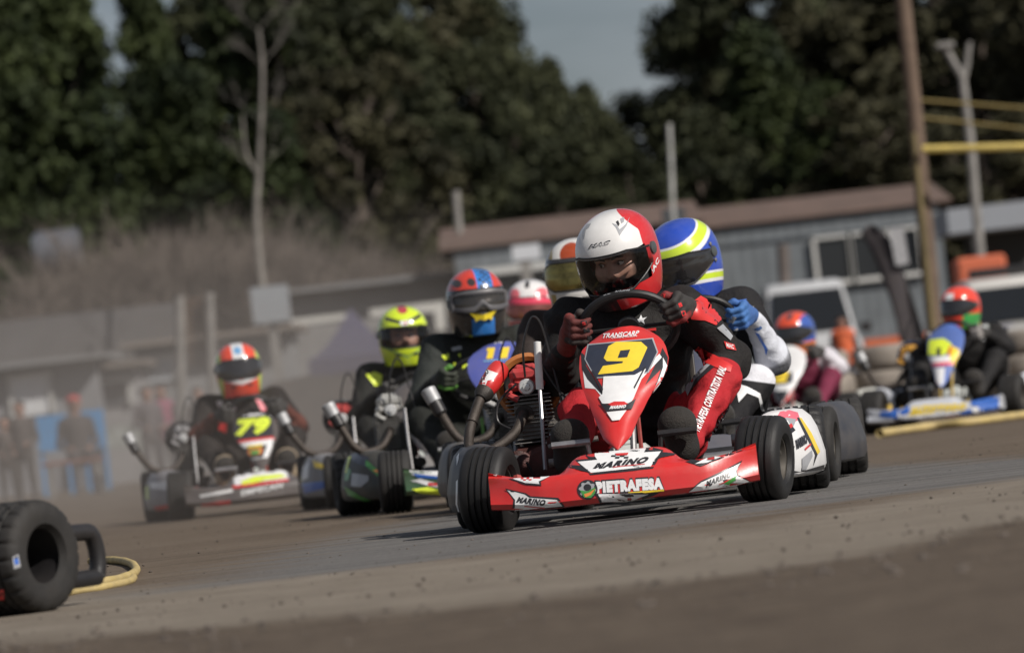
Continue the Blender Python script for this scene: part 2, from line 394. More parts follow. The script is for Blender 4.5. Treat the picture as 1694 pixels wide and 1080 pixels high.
# ------------------------------------------------------------ kart body panels (kart space: -y is forward, origin on the ground between the front wheels)
def nose_mb(yo=0.0, sc=1.0, sz=1.0):
    m = MB(); P = []
    N = 60
    for i in range(N + 1):
        s = -1 + 2 * i / N; x = s * .408; a = abs(s)
        tip = max(0, (a - .62) / .38); hump = 1 / (1 + math.exp((a - .40) / .035))
        yf = -.36 + .055 * a * a + .02 * tip ** 2 + .03 * tip * (1 - tip)
        zb = .057 + .014 * tip; zr = .150 + .008 * (1 - a) + .022 * tip
        zt = .152 + .058 * hump + .035 * tip ** 1.5
        yt = yf + .10 - .055 * tip
        row = [(x, yf + .12, zb + .004), (x, yf + .05, zb), (x, yf + .012, zb + .004), (x, yf - .002, zb + .02), (x, yf + .004 + .02 * tip, (zb + zr) / 2 + .008),
               (x, yf + .010 + .01 * tip, zr - .012), (x, yf + .019, zr - .002), (x, yf + .032, zr + .004 * (1 - tip)),
               (x, yf + .06 - .02 * tip, zr + (zt - zr) * .55), (x, yt - .015, zt - .006 * hump), (x, yt, zt), (x, yt + .03, zt - .002), (x, yt + .07, zt - .02), (x, yt + .075, zt - .06)]
        P.append([(p[0] * sc, p[1] + yo, .057 + (p[2] - .057) * sz) for p in row])
    m.grid(P)
    for s, row in ((1, P[0]), (-1, P[-1])):
        m.add([row[0], row[1], row[2], row[3], row[4], row[5], row[6], row[7], row[8], row[9], row[10], row[11], row[12], row[13]], [tuple(range(14))])
    return m.setbase()
FAIR = [(.588, .012, .056), (.584, -.012, .075), (.574, -.04, .098), (.56, -.064, .118), (.545, -.086, .137), (.53, -.104, .149), (.51, -.113, .157), (.475, -.117, .163), (.44, -.115, .155), (.412, -.112, .138), (.40, -.107, .129), (.375, -.1, .105), (.355, -.092, .09), (.325, -.084, .072), (.30, -.075, .055), (.275, -.067, .042), (.25, -.058, .03), (.235, -.045, .014), (.222, -.03, .0), (.214, -.019, -.011)]
def fair_mb(shift=(0, 0, 0), sx=1.0, sym=False, sz=1.0):
    m = MB(); P = []
    zs = np.linspace(.588, .214, 64); fz = [f[0] for f in FAIR][::-1]; xl = np.interp(zs, fz, [f[1] for f in FAIR][::-1]); xr = np.interp(zs, fz, [f[2] for f in FAIR][::-1])
    for z, a, b in zip(zs, xl, xr):
        if sym: h = (b - a) / 2; a, b = .02 - h, .02 + h
        y0 = .24 - (.588 - z) / .374 * .36 - .02 * math.sin((.588 - z) / .374 * math.pi); c = (a + b) / 2; h = (b - a) / 2 * sx; row = []
        for j in range(-12, 13):
            s = j / 12; row.append((c + h * s + shift[0], y0 + .040 * (abs(s) ** 2.4) * min(1, h / .06) + shift[1], .214 + (z - .214) * sz + shift[2]))
        e0 = row[0]; e1 = row[-1]
        row = [(e0[0] + .012, e0[1] + .035, e0[2] - .01), (e0[0] + .001, e0[1] + .012, e0[2] - .003)] + row + [(e1[0] - .001, e1[1] + .012, e1[2] - .003), (e1[0] - .012, e1[1] + .035, e1[2] - .01)]
        P.append(row)
    r0 = P[0]; P.insert(0, [(p[0], p[1] + .02, p[2] - .012) for p in r0])
    m.grid(P); return m.setbase()
def pod_mb(s=1, top=.275):
    m = MB(); ys = [.25, .27, .32, .40, .50, .60, .70, .78, .84, .86]; xo = [.425, .465, .505, .55, .582, .600, .604, .598, .57, .52]
    yy = np.linspace(.25, .86, 28); xx = np.interp(yy, ys, xo); P = []
    for y, x in zip(yy, xx):
        t = top - .05 * max(0, (.40 - y) / .15) ** 2 - .03 * max(0, (y - .7) / .16) ** 2
        row = [(.36, y, .066), (x - .035, y, .06), (x - .008, y, .068), (x + .003, y, .09), (x + .004, y, .13), (x - .004, y, .17), (x - .014, y, .21), (x - .03, y, t - .03), (x - .055, y, t - .006), (x - .085, y, t), (max(.36, x - .13), y, t - .02)]
        P.append([(s * p[0], p[1], p[2]) for p in row])
    m.grid(P)
    m.add(P[0], [tuple(range(11))]); m.add(P[-1], [tuple(range(11))])
    return m.setbase()

def kart(c):
    """one complete kart; c = configuration"""
    root = empty('racing_kart', (c['X'], c['Y'], 0), -R(c['yaw'])); tag(root, c['label'], 'kart', 'racing karts out on the dirt track')
    M = Matrix.Translation((c['X'], c['Y'], 0)) @ Matrix.Rotation(-R(c['yaw']), 4, 'Z'); Mi = M.inverted(); c['Mi'] = Mi; c['root'] = root
    hi = c.get('hi', False); fr = mat('chassis_' + c['name'], c.get('frame', (.4, .05, .04)), .4, .3, dust=.4)
    # chassis
    f = MB()
    for s in (-1, 1):
        f.tube(spline([(s * .17, -.20, .075), (s * .19, 0, .075), (s * .24, .3, .07), (s * .31, .6, .07), (s * .30, 1.0, .08), (s * .27, 1.25, .09)], 4), .014, 8)
        f.tube([(s * .19, 0, .075), (s * .34, .02, .10)], .013, 8); f.tube([(s * .34, -.02, .09), (s * .34, .04, .16)], .016, 8)
        f.tube(spline([(s * .27, .27, .09), (s * .42, .27, .12), (s * .50, .38, .12), (s * .52, .7, .12), (s * .42, .84, .1), (s * .3, .84, .08)], 4), .010, 6)
        f.tube([(s * .2, -.05, .10), (s * .2, -.24, .14)], .009, 6)
        f.tube([(s * .33, .05, .12), (s * .04, .08, .13)], .006, 6)
    f.tube([(-.2, -.03, .075), (.2, -.03, .075)], .014, 8); f.tube([(-.28, .5, .07), (.28, .5, .07)], .014, 8); f.tube([(-.3, 1.0, .08), (.3, 1.0, .08)], .014, 8)
    f.tube([(-.2, -.2, .13), (.2, -.2, .13)], .010, 8); f.tube([(-.25, -.22, .09), (.25, -.22, .09)], .010, 8)
    f.tube(spline([(.05, .02, .08), (.05, .1, .35), (.045, .25, .5)], 4), .007, 6); f.tube([(-.03, .02, .08), (-.02, .12, .36)], .006, 6)
    f.build('chassis_frame', fr, root)
    MB().box((0, .24, .056), (.36, .56, .006), bev=.002).build('floor_tray', STEEL, root)
    ax = MB(); ax.tube([(-.56, 1.05, .14), (.56, 1.05, .14)], .02, 14); ax.lathe([(0, .001), (0, .085), (.006, .085), (.006, .001)], (.18, 1.05, .14), (1, 0, 0), 28); ax.lathe([(0, .001), (0, .09), (.005, .09), (.005, .001)], (-.22, 1.05, .14), (1, 0, 0), 28)
    ax.build('rear_axle', STEEL, root)
    rb = MB(); rb.tube(spline([(-.5, 1.24, .15), (-.45, 1.28, .15), (.45, 1.28, .15), (.5, 1.24, .15)], 4), .022, 10); rb.tube([(-.27, 1.2, .1), (-.27, 1.28, .15)], .014, 8); rb.tube([(.27, 1.2, .1), (.27, 1.28, .15)], .014, 8)
    rb.build('rear_bumper', BLK, root)
    # wheels
    st = R(c.get('steer', 6)); cb = R(c.get('camber', 2)); rub = c.get('rub', RUB)
    for s in (-1, 1):
        wheel(root, (s * .425, 0, .133), .133, .14, 'f', rub, -st, cb, s)
        wheel(root, (s * .51, 1.05, .139), .140, .20, 'r', rub, 0, 0, s)
    # panels
    nm = nose_mb(c.get('nose_y', 0), 1.0, c.get('nose_sz', 1)); mats = [paint('nose_paint_' + c['name'], c['nose'], c.get('dust', .1))]; mats += decals(nm, c.get('nose_art', []), Mi, 1)
    nm.build('front_bumper', mats, root, 40)
    if c.get('fair'):
        fm = fair_mb(c.get('fair_shift', (0, 0, 0)), c.get('fair_sx', 1), c.get('fair_sym', True), c.get('fair_sz', 1)); mats = [paint('fairing_paint_' + c['name'], c['fair'], c.get('dust', .1))]; mats += decals(fm, c.get('fair_art', []), Mi, 1)
        fm.build('number_fairing', mats, root, 40)
    for s in (-1, 1):
        pm = pod_mb(s, c.get('pod_top', .275)); mats = [paint('pod_paint_' + c['name'] + ('' if s > 0 or 'podL' not in c else '_left'), c['pod'] if s > 0 else c.get('podL', c['pod']), c.get('dust', .1) + .03, .5, .15)]; mats += decals(pm, c.get('pod_art' + ('R' if s > 0 else 'L'), []), Mi, 1)
        pm.build('side_pod', mats, root, 40)
    # controls
    wc = Vector(c.setdefault('wc', (.04, .42, .585) if hi else (.02, .44, .53))); up = Vector((0, -.42, .9)).normalized(); rt = Vector((1, 0, 0))
    sw = MB(); ring = []; k_rw = .150 if hi else .125
    for i in range(40):
        a = 2 * math.pi * i / 40; rr = k_rw
        y_ = math.sin(a); ring.append(wc + rt * rr * math.cos(a) + up * rr * (y_ * (.78 if y_ > 0 else .8)))
    sw.tube(ring, .0142 if hi else .012, 10, closed=True)
    for a in (R(0), R(180), R(270)): sw.tube([wc, wc + rt * .145 * math.cos(a) + up * .118 * math.sin(a)], .006, 6)
    sw.lathe([(-.012, .001), (-.012, .035), (.012, .035), (.012, .001)], wc, up.cross(rt), 20)
    swm = [mat('wheel_grip', (.009, .009, .010), .5, var=.15, dust=.02, spec=.35)]
    if c.get('wheel_art'): sw.setbase(); swm += decals(sw, c['wheel_art'], Mi, 1)
    sw.build('steering_wheel', swm, root)
    MB().tube([wc, (.02, .10, .14)], .010, 10).build('steering_column', STEEL, root)
    for s in (-1, 1):
        p = MB(); x = s * .165; p.tube([(x - .06, .07, .245), (x + .06, .07, .245)], .011, 10); p.tube([(x - s * .05, .07, .245), (x - s * .07, .08, .08)], .007, 8)
        p.build('pedal', STEEL if s < 0 else BLK, root)
    # seat
    S = []
    for t in np.linspace(0, 1, 16):
        if t < .5: y = .72 + .36 * (t / .5); z = .12 - .05 * math.sin(t / .5 * math.pi); 
        else: y = 1.08 + .10 * ((t - .5) / .5); z = .12 + .42 * ((t - .5) / .5) ** 1.1
        row = []
        for j in range(-8, 9):
            s = j / 8; lift = .16 * abs(s) ** 2.5 * (1 if t < .5 else 1 - .9 * (t - .5) / .5)
            row.append((s * .20 + .01, y - (.12 * abs(s) ** 2.2 if t > .4 else 0), z + lift))
        S.append(row)
    sm = MB().grid(S); so_ = sm.build('seat', SEATM, root); md = so_.modifiers.new('thick', 'SOLIDIFY'); md.thickness = .006
    MB().box((0, .36, .14), (.16, .2, .16), bev=.03).box((0, .36, .225), (.05, .05, .02), 0, bev=.008).build('fuel_tank', mat('fuel_tank_plastic', (.55, .58, .56), .4, var=.1, dust=.15), root)
    # engine
    ex = c.get('ex', -.315); e = empty('engine', (ex, .70, .2), 0, root); fins = MB(); hx = .072
    for k in range(13):
        z = .06 + .0125 * k; w = hx * (1.0 if k > 1 else .85); fins.box((0, 0, z), (w * 2, .145, .0042), bev=.0015)
    fins.box((0, 0, .13), (.10, .10, .16), bev=.02)
    hc = c.get('head', (.5, .5, .49)); hm = mat('engine_head_' + c['name'], hc, .4, .3 if c.get('headmetal') else 0, var=.2, coat=.3, dust=.25)
    fins.build('cylinder', ALU, e)
    for k in range(4): pass
    hd = MB().box((0, 0, .245), (.118, .12, .035), bev=.012).box((0, -.005, .278), (.105, .11, .045), bev=.014).box((.0, 0, .302), (.07, .08, .02), bev=.009)
    for a_ in (-1, 1):
        for b_ in (-1, 1): hd.lathe([(0, .007), (.016, .007), (.016, .0001)], (a_ * .045, b_ * .048, .255), (0, 0, 1), 6)
    hd.tube(spline([(-.05, -.03, .23), (-.062, -.07, .22), (-.03, -.075, .20)], 4), .011, 8)
    hd.build('cylinder_head', hm, e)
    cap = MB(); cap.lathe([(0, .026), (.012, .026), (.017, .022), (.017, .0125)], (0.0, -.062, .238), (0, -1, 0), 28); cap.lathe([(.017, .0125), (.026, .0125), (.027, .0001)], (0, -.062, .238), (0, -1, 0), 6)
    cap.build('inspection_cap', mat('pale_alloy_cap', (.75, .75, .74), .35, .5, var=.05, dust=.05), e)
    ck = MB(); ck.box((0.0, .03, -.03), (.17, .24, .16), bev=.035); ck.lathe([(0, .075), (.03, .075), (.045, .06), (.047, .0001)], (.03, -.09, -.03), (0, -1, 0), 26)
    ck.lathe([(0, .05), (.05, .05), (.06, .035), (.061, .0001)], (-.05, -.08, -.01), (0, -1, 0), 20); ck.box((.07, -.06, .05), (.05, .08, .05), bev=.01); ck.box((0, -.02, -.11), (.2, .3, .02), bev=.004)
    ck.tube([(.02, -.1, -.02), (.09, -.14, -.01)], .018, 10); ck.tube([(.10, -.09, .0), (.10, -.16, .0)], .022, 12); ck.tube([(-.08, -.1, -.06), (-.03, -.15, -.07), (.1, -.15, -.07)], .007, 8)
    ck.build('crankcase', DARKST if not hi else mat('crankcase_red_black', (.075, .018, .016), .45, .3, var=.9, scale=14, bump=.3, dust=.12), e)
    cr_ = MB(); cr_.tube([(.02, .07, .15), (.05, .13, .15)], .022, 12); cr_.box((.06, .15, .14), (.06, .06, .09), bev=.01); cr_.build('carburettor', ALU, e)
    if c.get('shroud') is not None:
        sh = MB(); sr = c.get('shroud_r', .098); q = 14
        sh.lathe([(.004, sr - .026), (-.004, sr - .012), (0, sr), (.03, sr * 1.0), (.045, sr * .84), (.06, sr * .5), (.066, .001)], (0, .06, .24), (0, 1, 0), 36)
        sh.lathe([(.004, sr - .026), (.035, sr * .7), (.055, sr * .4), (.058, .001)], (0, .06, .24), (0, 1, 0), 36, 1)
        sh.build('air_shroud', [paint('shroud_' + c['name'], c['shroud'], .2, .45), BLK], e)
    # exhaust
    xk = c.get('exk', 'out')
    if xk == 'up':
        p = spline([(-.33, .62, .352), (-.335, .575, .345), (-.36, .54, .30), (-.415, .50, .262), (-.47, .49, .243), (-.508, .50, .262), (-.505, .55, .32), (-.478, .60, .39), (-.458, .63, .43)], 6)
        pm = MB().tube(p, [.0155 + .003 * min(1, abs(i - len(p) * .5) / len(p)) for i in range(len(p))], 14); pm.lathe([(0, .03), (.008, .03), (.009, .015)], (-.33, .628, .352), (0, -1, 0), 16)
        for q in range(3): pm.lathe([(-.002, .0175), (0, .0205), (.002, .0175)], p[20 + q * 9], (p[21 + q * 9] - p[20 + q * 9]), 14)
        po = pm.build('exhaust_pipe', PIPE, root)
        a = Vector((-.462, .62, .42)); b = Vector((-.392, .71, .515)); d = (b - a).normalized(); L_ = (b - a).length
        MB().lathe([(-.005, .019), (.012, .03), (.03, .031), (.034, .02)], a, d, 20).build('pipe_collar', DARKST, po)
        sm_ = MB().lathe([(.025, .022), (.035, .030), (.06, .034), (L_ - .03, .035), (L_ - .008, .030), (L_, .018), (L_, .001)], a, d, 28).setbase()
        mats = [paint('silencer_red', (.6, .02, .02), .12)] + decals(sm_, c.get('sil_art', []), Mi, 1); sm_.build('silencer', mats, po)
    else:
        ox = ex + .315; tx = c.get('tipx', 0)
        p = spline([(-.33 + ox, .62, .352), (-.335 + ox, .56, .34), (-.38 + ox, .52, .285), (-.45 + ox, .50, .27), (-.50 + ox + tx * .5, .50, .30), (-.545 + ox + tx, .51, .385), (-.57 + ox + tx, .52, .44)], 6)
        pm = MB().tube(p, .017, 12); po = pm.build('exhaust_pipe', PIPE, root); a = p[-1]; d = (p[-1] - p[-3]).normalized()
        MB().lathe([(-.06, .018), (-.05, .026), (.0, .027), (.004, .022)], a, d, 18).build('pipe_collar', BLK, po)
        MB().lathe([(-.004, .024), (0, .029), (.055, .031), (.06, .024), (.06, .016), (.03, .014), (.03, .0005)], a, d, 24).build('silencer', mat('scuffed_silver_silencer', (.42, .43, .44), .5, .35, var=.2, dust=.2), po)
    # lever and cables
    g = MB(); lx = ex + .05
    g.tube([(lx - .006, .38, .17), (lx - .004, .46, .30), (lx, .5, .44)], .0065, 8)
    lv = g.build('gear_lever', STEEL, root)
    if hi: MB().lathe([(0, .010), (.0, .0125), (.15, .0115), (.152, .001)], (lx - .001, .5, .425), (.06, 0, 1), 16).build('grip', WPL, lv)
    w_ = MB(); w_.tube(spline([(ex + .0, .62, .47), (ex + .005, .60, .56), (ex + .03, .6, .635), (ex + .05, .6, .657), (ex + .07, .6, .63), (ex + .085, .6, .55), (ex + .10, .58, .45), (ex + .115, .56, .34), (ex + .13, .5, .24)], 6), .0038, 6)
    if hi:
        w_.tube(spline([(ex + .06, .6, .5), (ex + .10, .58, .42), (ex + .16, .55, .35), (ex + .2, .6, .3)], 5), .004, 6)
        w_.tube(spline([(ex - .03, .6, .45), (ex - .09, .59, .40), (ex - .10, .58, .34), (ex - .06, .56, .31)], 5), .004, 6)
        w_.tube(spline([(ex - .02, .52, .2), (ex + .02, .5, .12), (ex + .08, .5, .1), (ex + .1, .45, .2)], 5), .0045, 6)
    w_.build('control_cable', BLK, root)
    if hi:
        b = MB(); b.lathe([(0, .017), (.006, .017), (.009, .011), (.009, .0001)], Vector((-.012, -.078, .243)), (0, -1, .5), 24); b.build('nose_bolt', BRASS, root)
        h = MB(); h.tube([(-.26, .5, .24), (-.1, .5, .25)], .009, 10); h.tube([(-.26, .45, .19), (-.15, .44, .19)], .014, 12); h.build('footrest_bar', ALU, root); h = MB(); h.box((.36, .05, .19), (.03, .05, .09), bev=.008); h.lathe([(0, .02), (.03, .02), (.03, .001)], (.33, .02, .2), (1, 0, 0), 12)
        h.build('steering_knuckle', ALU, root)
    return root
def decals(mb, art, Mi, base):
    """art: list of (ink letter, (verts, tris)); returns the extra materials"""
    keys = []; dist = (Mi.inverted() @ Vector((0, 0, .4))).y; kf = max(1, dist / 17.5)
    if kf > 1.3 and not hasattr(mb, 'g0'): mb.off0 = .0012 * kf; mb.g = 6.0 / kf ** 1.3
    for k, tm in art:
        if k not in keys: keys.append(k)
        mb.decal(tm, base + keys.index(k), Mi, g=getattr(mb, 'g', 6.0))
    return [INK[k] for k in keys]
# ------------------------------------------------------------ helmets
HA, HYF, HYB, HT, HB = .127, .150, .155, .142, -.145
def hprof(z):
    if z >= 0: q = max(0, 1 - (z / HT) ** 2.35) ** (1 / 2.2); return q, q, q
    t = z / HB; return 1 - .20 * t ** 2.2, 1.03 - .16 * t ** 2.5, 1 - .24 * t ** 1.6
def hpt(a, z, k=1.0):
    """a = azimuth from the front (-y), positive towards +x"""
    q, qf, qb = hprof(z); x = math.sin(a); y = -math.cos(a); n = 2.25
    r = (abs(x) ** n + abs(y) ** n) ** (-1 / n)
    f = max(0, -y) ** 2; b = 1 - f if y < 0 else 1
    yf = HYF * qf if y < 0 else HYB * qb
    bulge = 1 + (.05 * max(0, 1 - abs(z + .075) / .07) * max(0, math.cos(a)) ** 3 if y < 0 else 0)
    return Vector((x * r * HA * q, y * r * yf * bulge, z)) * k
def helmet_mesh(port=False, N=112, vz=(-.054, .05)):
    zs = [HT * math.cos(t) for t in np.linspace(0.02, math.pi / 2, 26)] + list(np.linspace(0, HB, 26))[1:]
    m = MB(); P = [[hpt(2 * math.pi * j / N - math.pi, z) for j in range(N)] for z in zs]
    m.grid(P, wrap=True); m.add([V(0, 0, HT)] + P[0], [(0, 1 + j, 1 + (j + 1) % N) for j in range(N)])
    b = [Vector((p.x * .93, p.y * .93, p.z - .006)) for p in P[-1]]; c = [Vector((p.x * .82, p.y * .82, p.z + .02)) for p in P[-1]]
    m.grid([P[-1], b, c], wrap=True)
    if port:
        def inport(f):
            p = sum((Vector(m.v[i]) for i in f), Vector()) / len(f); a = abs(math.atan2(p.x, -p.y)); return a < R(66) and vz[0] + .004 < p.z < vz[1] - .004
        ff = [(f, k) for f, k in zip(m.f, m.m) if not inport(f)]; m.f = [q[0] for q in ff]; m.m = [q[1] for q in ff]
    return m
def visor_mb(k=1.022, amax=80, z0=-.054, z1=.050, taper=.55, nz=10):
    m = MB(); P = []
    for i in range(nz + 1):
        row = []
        for j in range(49):
            s = -1 + 2 * j / 48; zz = z0 + (z1 - z0) * i / nz; zc = .004
            tp = 1 - taper * max(0, abs(s) - .5) / .5
            z = zc + (zz - zc) * tp; p = hpt(R(amax) * s, z); e = k * (1 if 0 < i < nz else .992); row.append(Vector((p.x * e, p.y * e, z)))
        P.append(row)
    m.grid(P); return m
def helmet(parent, c, loc, yaw, pitch, roll, scale=1.0):
    """c: name, base colour, fields(callable x,y,z -> {attr: values}), cols [(attr, colour, rough)], visor ('dark'|'clear'|'tint'|'goggles')"""
    clear = c.get('visor') == 'clear'
    m = helmet_mesh(clear, vz=c.get('vz', (-.054, .050))); A = np.array(m.v); at = c['fields'](A[:, 0], A[:, 1], A[:, 2]) if c.get('fields') else {}
    hm = mat('helmet_' + c['name'], c['base'], c.get('rough', .22), 0, var=.05, coat=.7, dust=c.get('dust', .07), fields=tuple(c.get('cols', ())), fw=.0010)
    # place
    Rm = Matrix.Rotation(roll, 4, 'Y') @ Matrix.Rotation(yaw, 4, 'Z') @ Matrix.Rotation(pitch, 4, 'X')
    Lm = Matrix.Translation(loc) @ Rm @ Matrix.Scale(scale, 4)
    Mi = (c['M'] @ Lm).inverted(); m.setbase()
    mats = [hm] + decals(m, c.get('art', []), Mi, 1)
    o = m.build('helmet', mats, parent, 50, attrs=at); o.matrix_local = Lm
    trim = MB()
    for zz, am in ((c.get('vz', (-.054, .050))[1] + .003, 78), (c.get('vz', (-.054, .050))[0] - .003, 74)):
        pts = []
        for j in range(33):
            s = -1 + 2 * j / 32; z = .004 + (zz - .004) * (1 - .55 * max(0, abs(s) - .5) / .5); p = hpt(R(am) * s, z, 1.0); pts.append(Vector((p.x * 1.006, p.y * 1.006, z)))
        trim.tube(pts, .0035, 6)
    trim.build('visor_seal', BLK, o)
    if c.get('visor') == 'goggles':
        gm = MB(); P = []
        for j in range(41):
            s = -1 + 2 * j / 40; a = R(58) * s; nose = .030 * math.exp(-(s / .16) ** 2)
            row = []
            for zz, kk in ((-.046, .97), (-.046, 1.09), (-.034, 1.11), (-.024, 1.09), ):
                z = zz + nose; p = hpt(a, -.02); row.append(Vector((p.x * kk, p.y * kk, z * (1 - .3 * abs(s) ** 4))))
            P.append(row)
        gm.grid(P); P = []
        for j in range(41):
            s = -1 + 2 * j / 40; a = R(58) * s; row = []
            for zz, kk in ((.028, 1.09), (.038, 1.11), (.050, 1.08), (.050, .97)):
                p = hpt(a, .02); row.append(Vector((p.x * kk, p.y * kk, zz * (1 - .35 * abs(s) ** 4))))
            P.append(row)
        gm.grid(P)
        for s in (-1, 1): gm.tube([hpt(R(57) * s, .034 * k, 1.06) for k in (-1, 0, 1)], .011, 8)
        gm.build('goggle_frame', mat('goggle_frame_grey', (.10, .10, .11), .4, var=.1, dust=.15), o)
        visor_mb(1.055, 56, -.040, .036, .3).build('goggle_lens', mat('goggle_lens_smoke', (.06, .055, .05), .12, .5, var=.1, coat=.5, dust=.12), o)
        visor_mb(1.004, 70, -.055, .052, .3).build('face_opening', mat('goggle_foam', (.012, .012, .013), .8, var=.1), o)
        sp = MB(); 
        for s in (-1, 1): sp.prism([(0, -.178, -.060), (s * .028, -.172, -.052), (s * .058, -.158, -.048), (s * .040, -.160, -.070), (s * .036, -.160, -.088), (s * .02, -.168, -.078), (0, -.176, -.086)], (0, .012, 0))
        sp.build('chin_vent', paint('chin_vent_' + c['name'], (.8, .62, .03), .05), o)
        st = MB().grid([[hpt(R(a), z, 1.012) for a in range(56, 130, 6)] for z in (-.018, .018)]); st.grid([[hpt(-R(a), z, 1.012) for a in range(56, 130, 6)] for z in (-.018, .018)]); st.build('goggle_strap', BLK, o)
    else:
        vm = visor_mb(z0=c.get('vz', (-.054, .050))[0], z1=c.get('vz', (-.054, .050))[1])
        if clear:
            g = bpy.data.materials.new('smoked_clear_visor'); g.use_nodes = True; n = g.node_tree.nodes; L = g.node_tree.links; n.remove(n['Principled BSDF'])
            t = n.new('ShaderNodeBsdfTransparent'); t.inputs[0].default_value = (.78, .78, .79, 1); gl = n.new('ShaderNodeBsdfGlossy'); gl.inputs['Roughness'].default_value = .06; gl.inputs[0].default_value = (.9, .9, .9, 1)
            fr = n.new('ShaderNodeFresnel'); fr.inputs[0].default_value = 1.5; mx = n.new('ShaderNodeMixShader'); L.new(fr.outputs[0], mx.inputs[0]); L.new(t.outputs[0], mx.inputs[1]); L.new(gl.outputs[0], mx.inputs[2]); L.new(mx.outputs[0], n['Material Output'].inputs[0]); vmat = g
        elif c.get('visor') == 'iridium': vmat = mat('gold_mirror_visor', (.30, .24, .08), .1, .9, var=.5, scale=8, dust=.1)
        elif c.get('visor') == 'pink': vmat = mat('pink_mirror_visor', (.35, .12, .10), .12, .7, var=.4, scale=8, dust=.1)
        else: vmat = mat('dark_visor', (.012, .012, .014), .08, 0, var=.1, coat=1, dust=.06)
        vm.setbase(); vmats = [vmat] + decals(vm, c.get('visor_art', []), Mi, 1)
        vo = vm.build('visor', vmats, o, 60)
        if c.get('strip'):
            visor_mb(1.030, 74, .018, .050, .3, 5).build('visor_strip', paint('visor_strip_' + c['name'], c['strip'], .04), o)
        for s in (-1, 1):
            pv = MB(); p = hpt(R(86) * s, .006); pv.lathe([(-.004, .021), (.006, .020), (.009, .012), (.009, .0001)], p * 1.0, (s, -.05, 0), 20)
            pv.build('visor_pivot', mat('visor_pivot_grey', (.10, .11, .11), .3, .3, var=.1), o)
        if c.get('bolts'):
            b = MB()
            for (a, z) in c['bolts']:
                p = hpt(R(a), z, 1.01); b.lathe([(0, .0075), (.004, .007), (.006, .003), (.006, .0001)], p, Vector((p.x, p.y * .6, 0)), 14)
            b.build('visor_bolt', ALU, o)
    for s in (-1, 1):
        if c.get('visor') == 'goggles': continue
        v = MB()
        p = hpt(R(22) * s, -.092, 1.0); v.box(p, (.034, .008, .012), 0, Matrix.Rotation(R(22) * s, 3, 'Z'), .003)
        v.build('chin_vent', BLK, o)
    if clear:
        # the driver's head inside the open visor port
        pr = [((0, .01, .03), (0, .0, -.02), .082, .078, 'h'), ((0, -.045, -.04), (0, -.055, -.085), .050, .040, 'h'), ((-.045, -.050, -.030), (-.03, -.07, -.06), .026, .02, 'h'), ((.045, -.050, -.030), (.03, -.07, -.06), .026, .02, 'h'),
              ((0, -.078, .008), (0, -.103, -.030), .009, .0125, 'n', .012), ((-.012, -.090, -.033), (.012, -.090, -.033), .008, .008, 'n', .01), ((-.045, -.071, .020), (-.012, -.080, .017), .010, .009, 'b', .012), ((.045, -.071, .020), (.012, -.080, .017), .010, .009, 'b', .012),
              ((-.02, -.08, -.068), (.02, -.08, -.068), .009, .009, 'm', .01)]
        pr = [tuple(np.array(q) if i < 2 else q for i, q in enumerate(p)) for p in pr]
        P, F = sdf_mesh(pr, .0035, .02)
        fm = MB().add(P, [tuple(f) for f in F.tolist()])
        skin = mat('skin', (.50, .27, .19), .5, var=.12, scale=60, fields=(('sock', (.20, .09, .065), None), ('mask', (.012, .012, .013), .9)), fw=.006)
        sk = np.maximum(.022 - np.hypot(P[:, 0] - .03, (P[:, 2] - .004) * 1.5), .022 - np.hypot(P[:, 0] + .03, (P[:, 2] - .004) * 1.5)); sk = np.where(P[:, 1] < -.03, sk, -1)
        mk = np.maximum(-.048 - P[:, 2] , np.maximum(P[:, 2] - .036, np.abs(P[:, 0]) - .067))
        fo = fm.build('face', skin, o, 180, attrs={'sock': sk - .006, 'mask': mk}); fo.location = c.get('faceoff', (0, 0, 0))
        ey = MB(); 
        for s in (-1, 1):
            ey.ell((s * .030, -.066, .002), (.0125, .012, .0115), 0, 18); ey.ell((s * .030 - .004, -.0765, .0015), (.0052, .003, .0056), 1, 12)
        ey.build('eye', [mat('eye_white', (.6, .56, .52), .25, var=.05), mat('eye_iris', (.03, .018, .012), .15, var=0)], fo)
        eb = MB()
        for s in (-1, 1): eb.tube([(s * .012, -.0905, .021), (s * .030, -.0885, .027), (s * .050, -.078, .022)], [.003, .0042, .002], 6)
        for s in (-1, 1): eb.tube([(s * .018, -.0775, .0075), (s * .030, -.0805, .0125), (s * .043, -.0735, .006)], [.0016, .003, .0016], 6)
        eb.build('eyebrow', mat('dark_brow_hair', (.02, .014, .01), .8, var=.2), fo)
        li = MB(); li.grid([[Vector((p.x * .9, p.y * .9, p.z)) for p in [hpt(R(a), z) for a in range(-75, 76, 10)]] for z in (-.05, -.075, -.1)]); li.grid([[Vector((p.x * k, p.y * k, z)) for p in [hpt(R(a), z) for a in range(-75, 76, 10)]] for z, k in ((.045, .97), (.044, .9), (.05, .82), (.07, .75))])
        li.grid([[Vector((p.x * k, p.y * k, z)) for p in [hpt(R(a), z) for a in range(-75, 76, 10)]] for z, k in ((-.05, .97), (-.05, .88), (-.06, .8))])
        for s in (-1, 1): li.grid([[Vector((p.x * k, p.y * k, z)) for k, p in [(k, hpt(R(68) * s, z)) for k in (1, .9, .8, .7)]] for z in np.linspace(-.05, .048, 8)])
        li.build('padding', mat('helmet_padding', (.018, .018, .02), .9, var=.2), o)
    return o

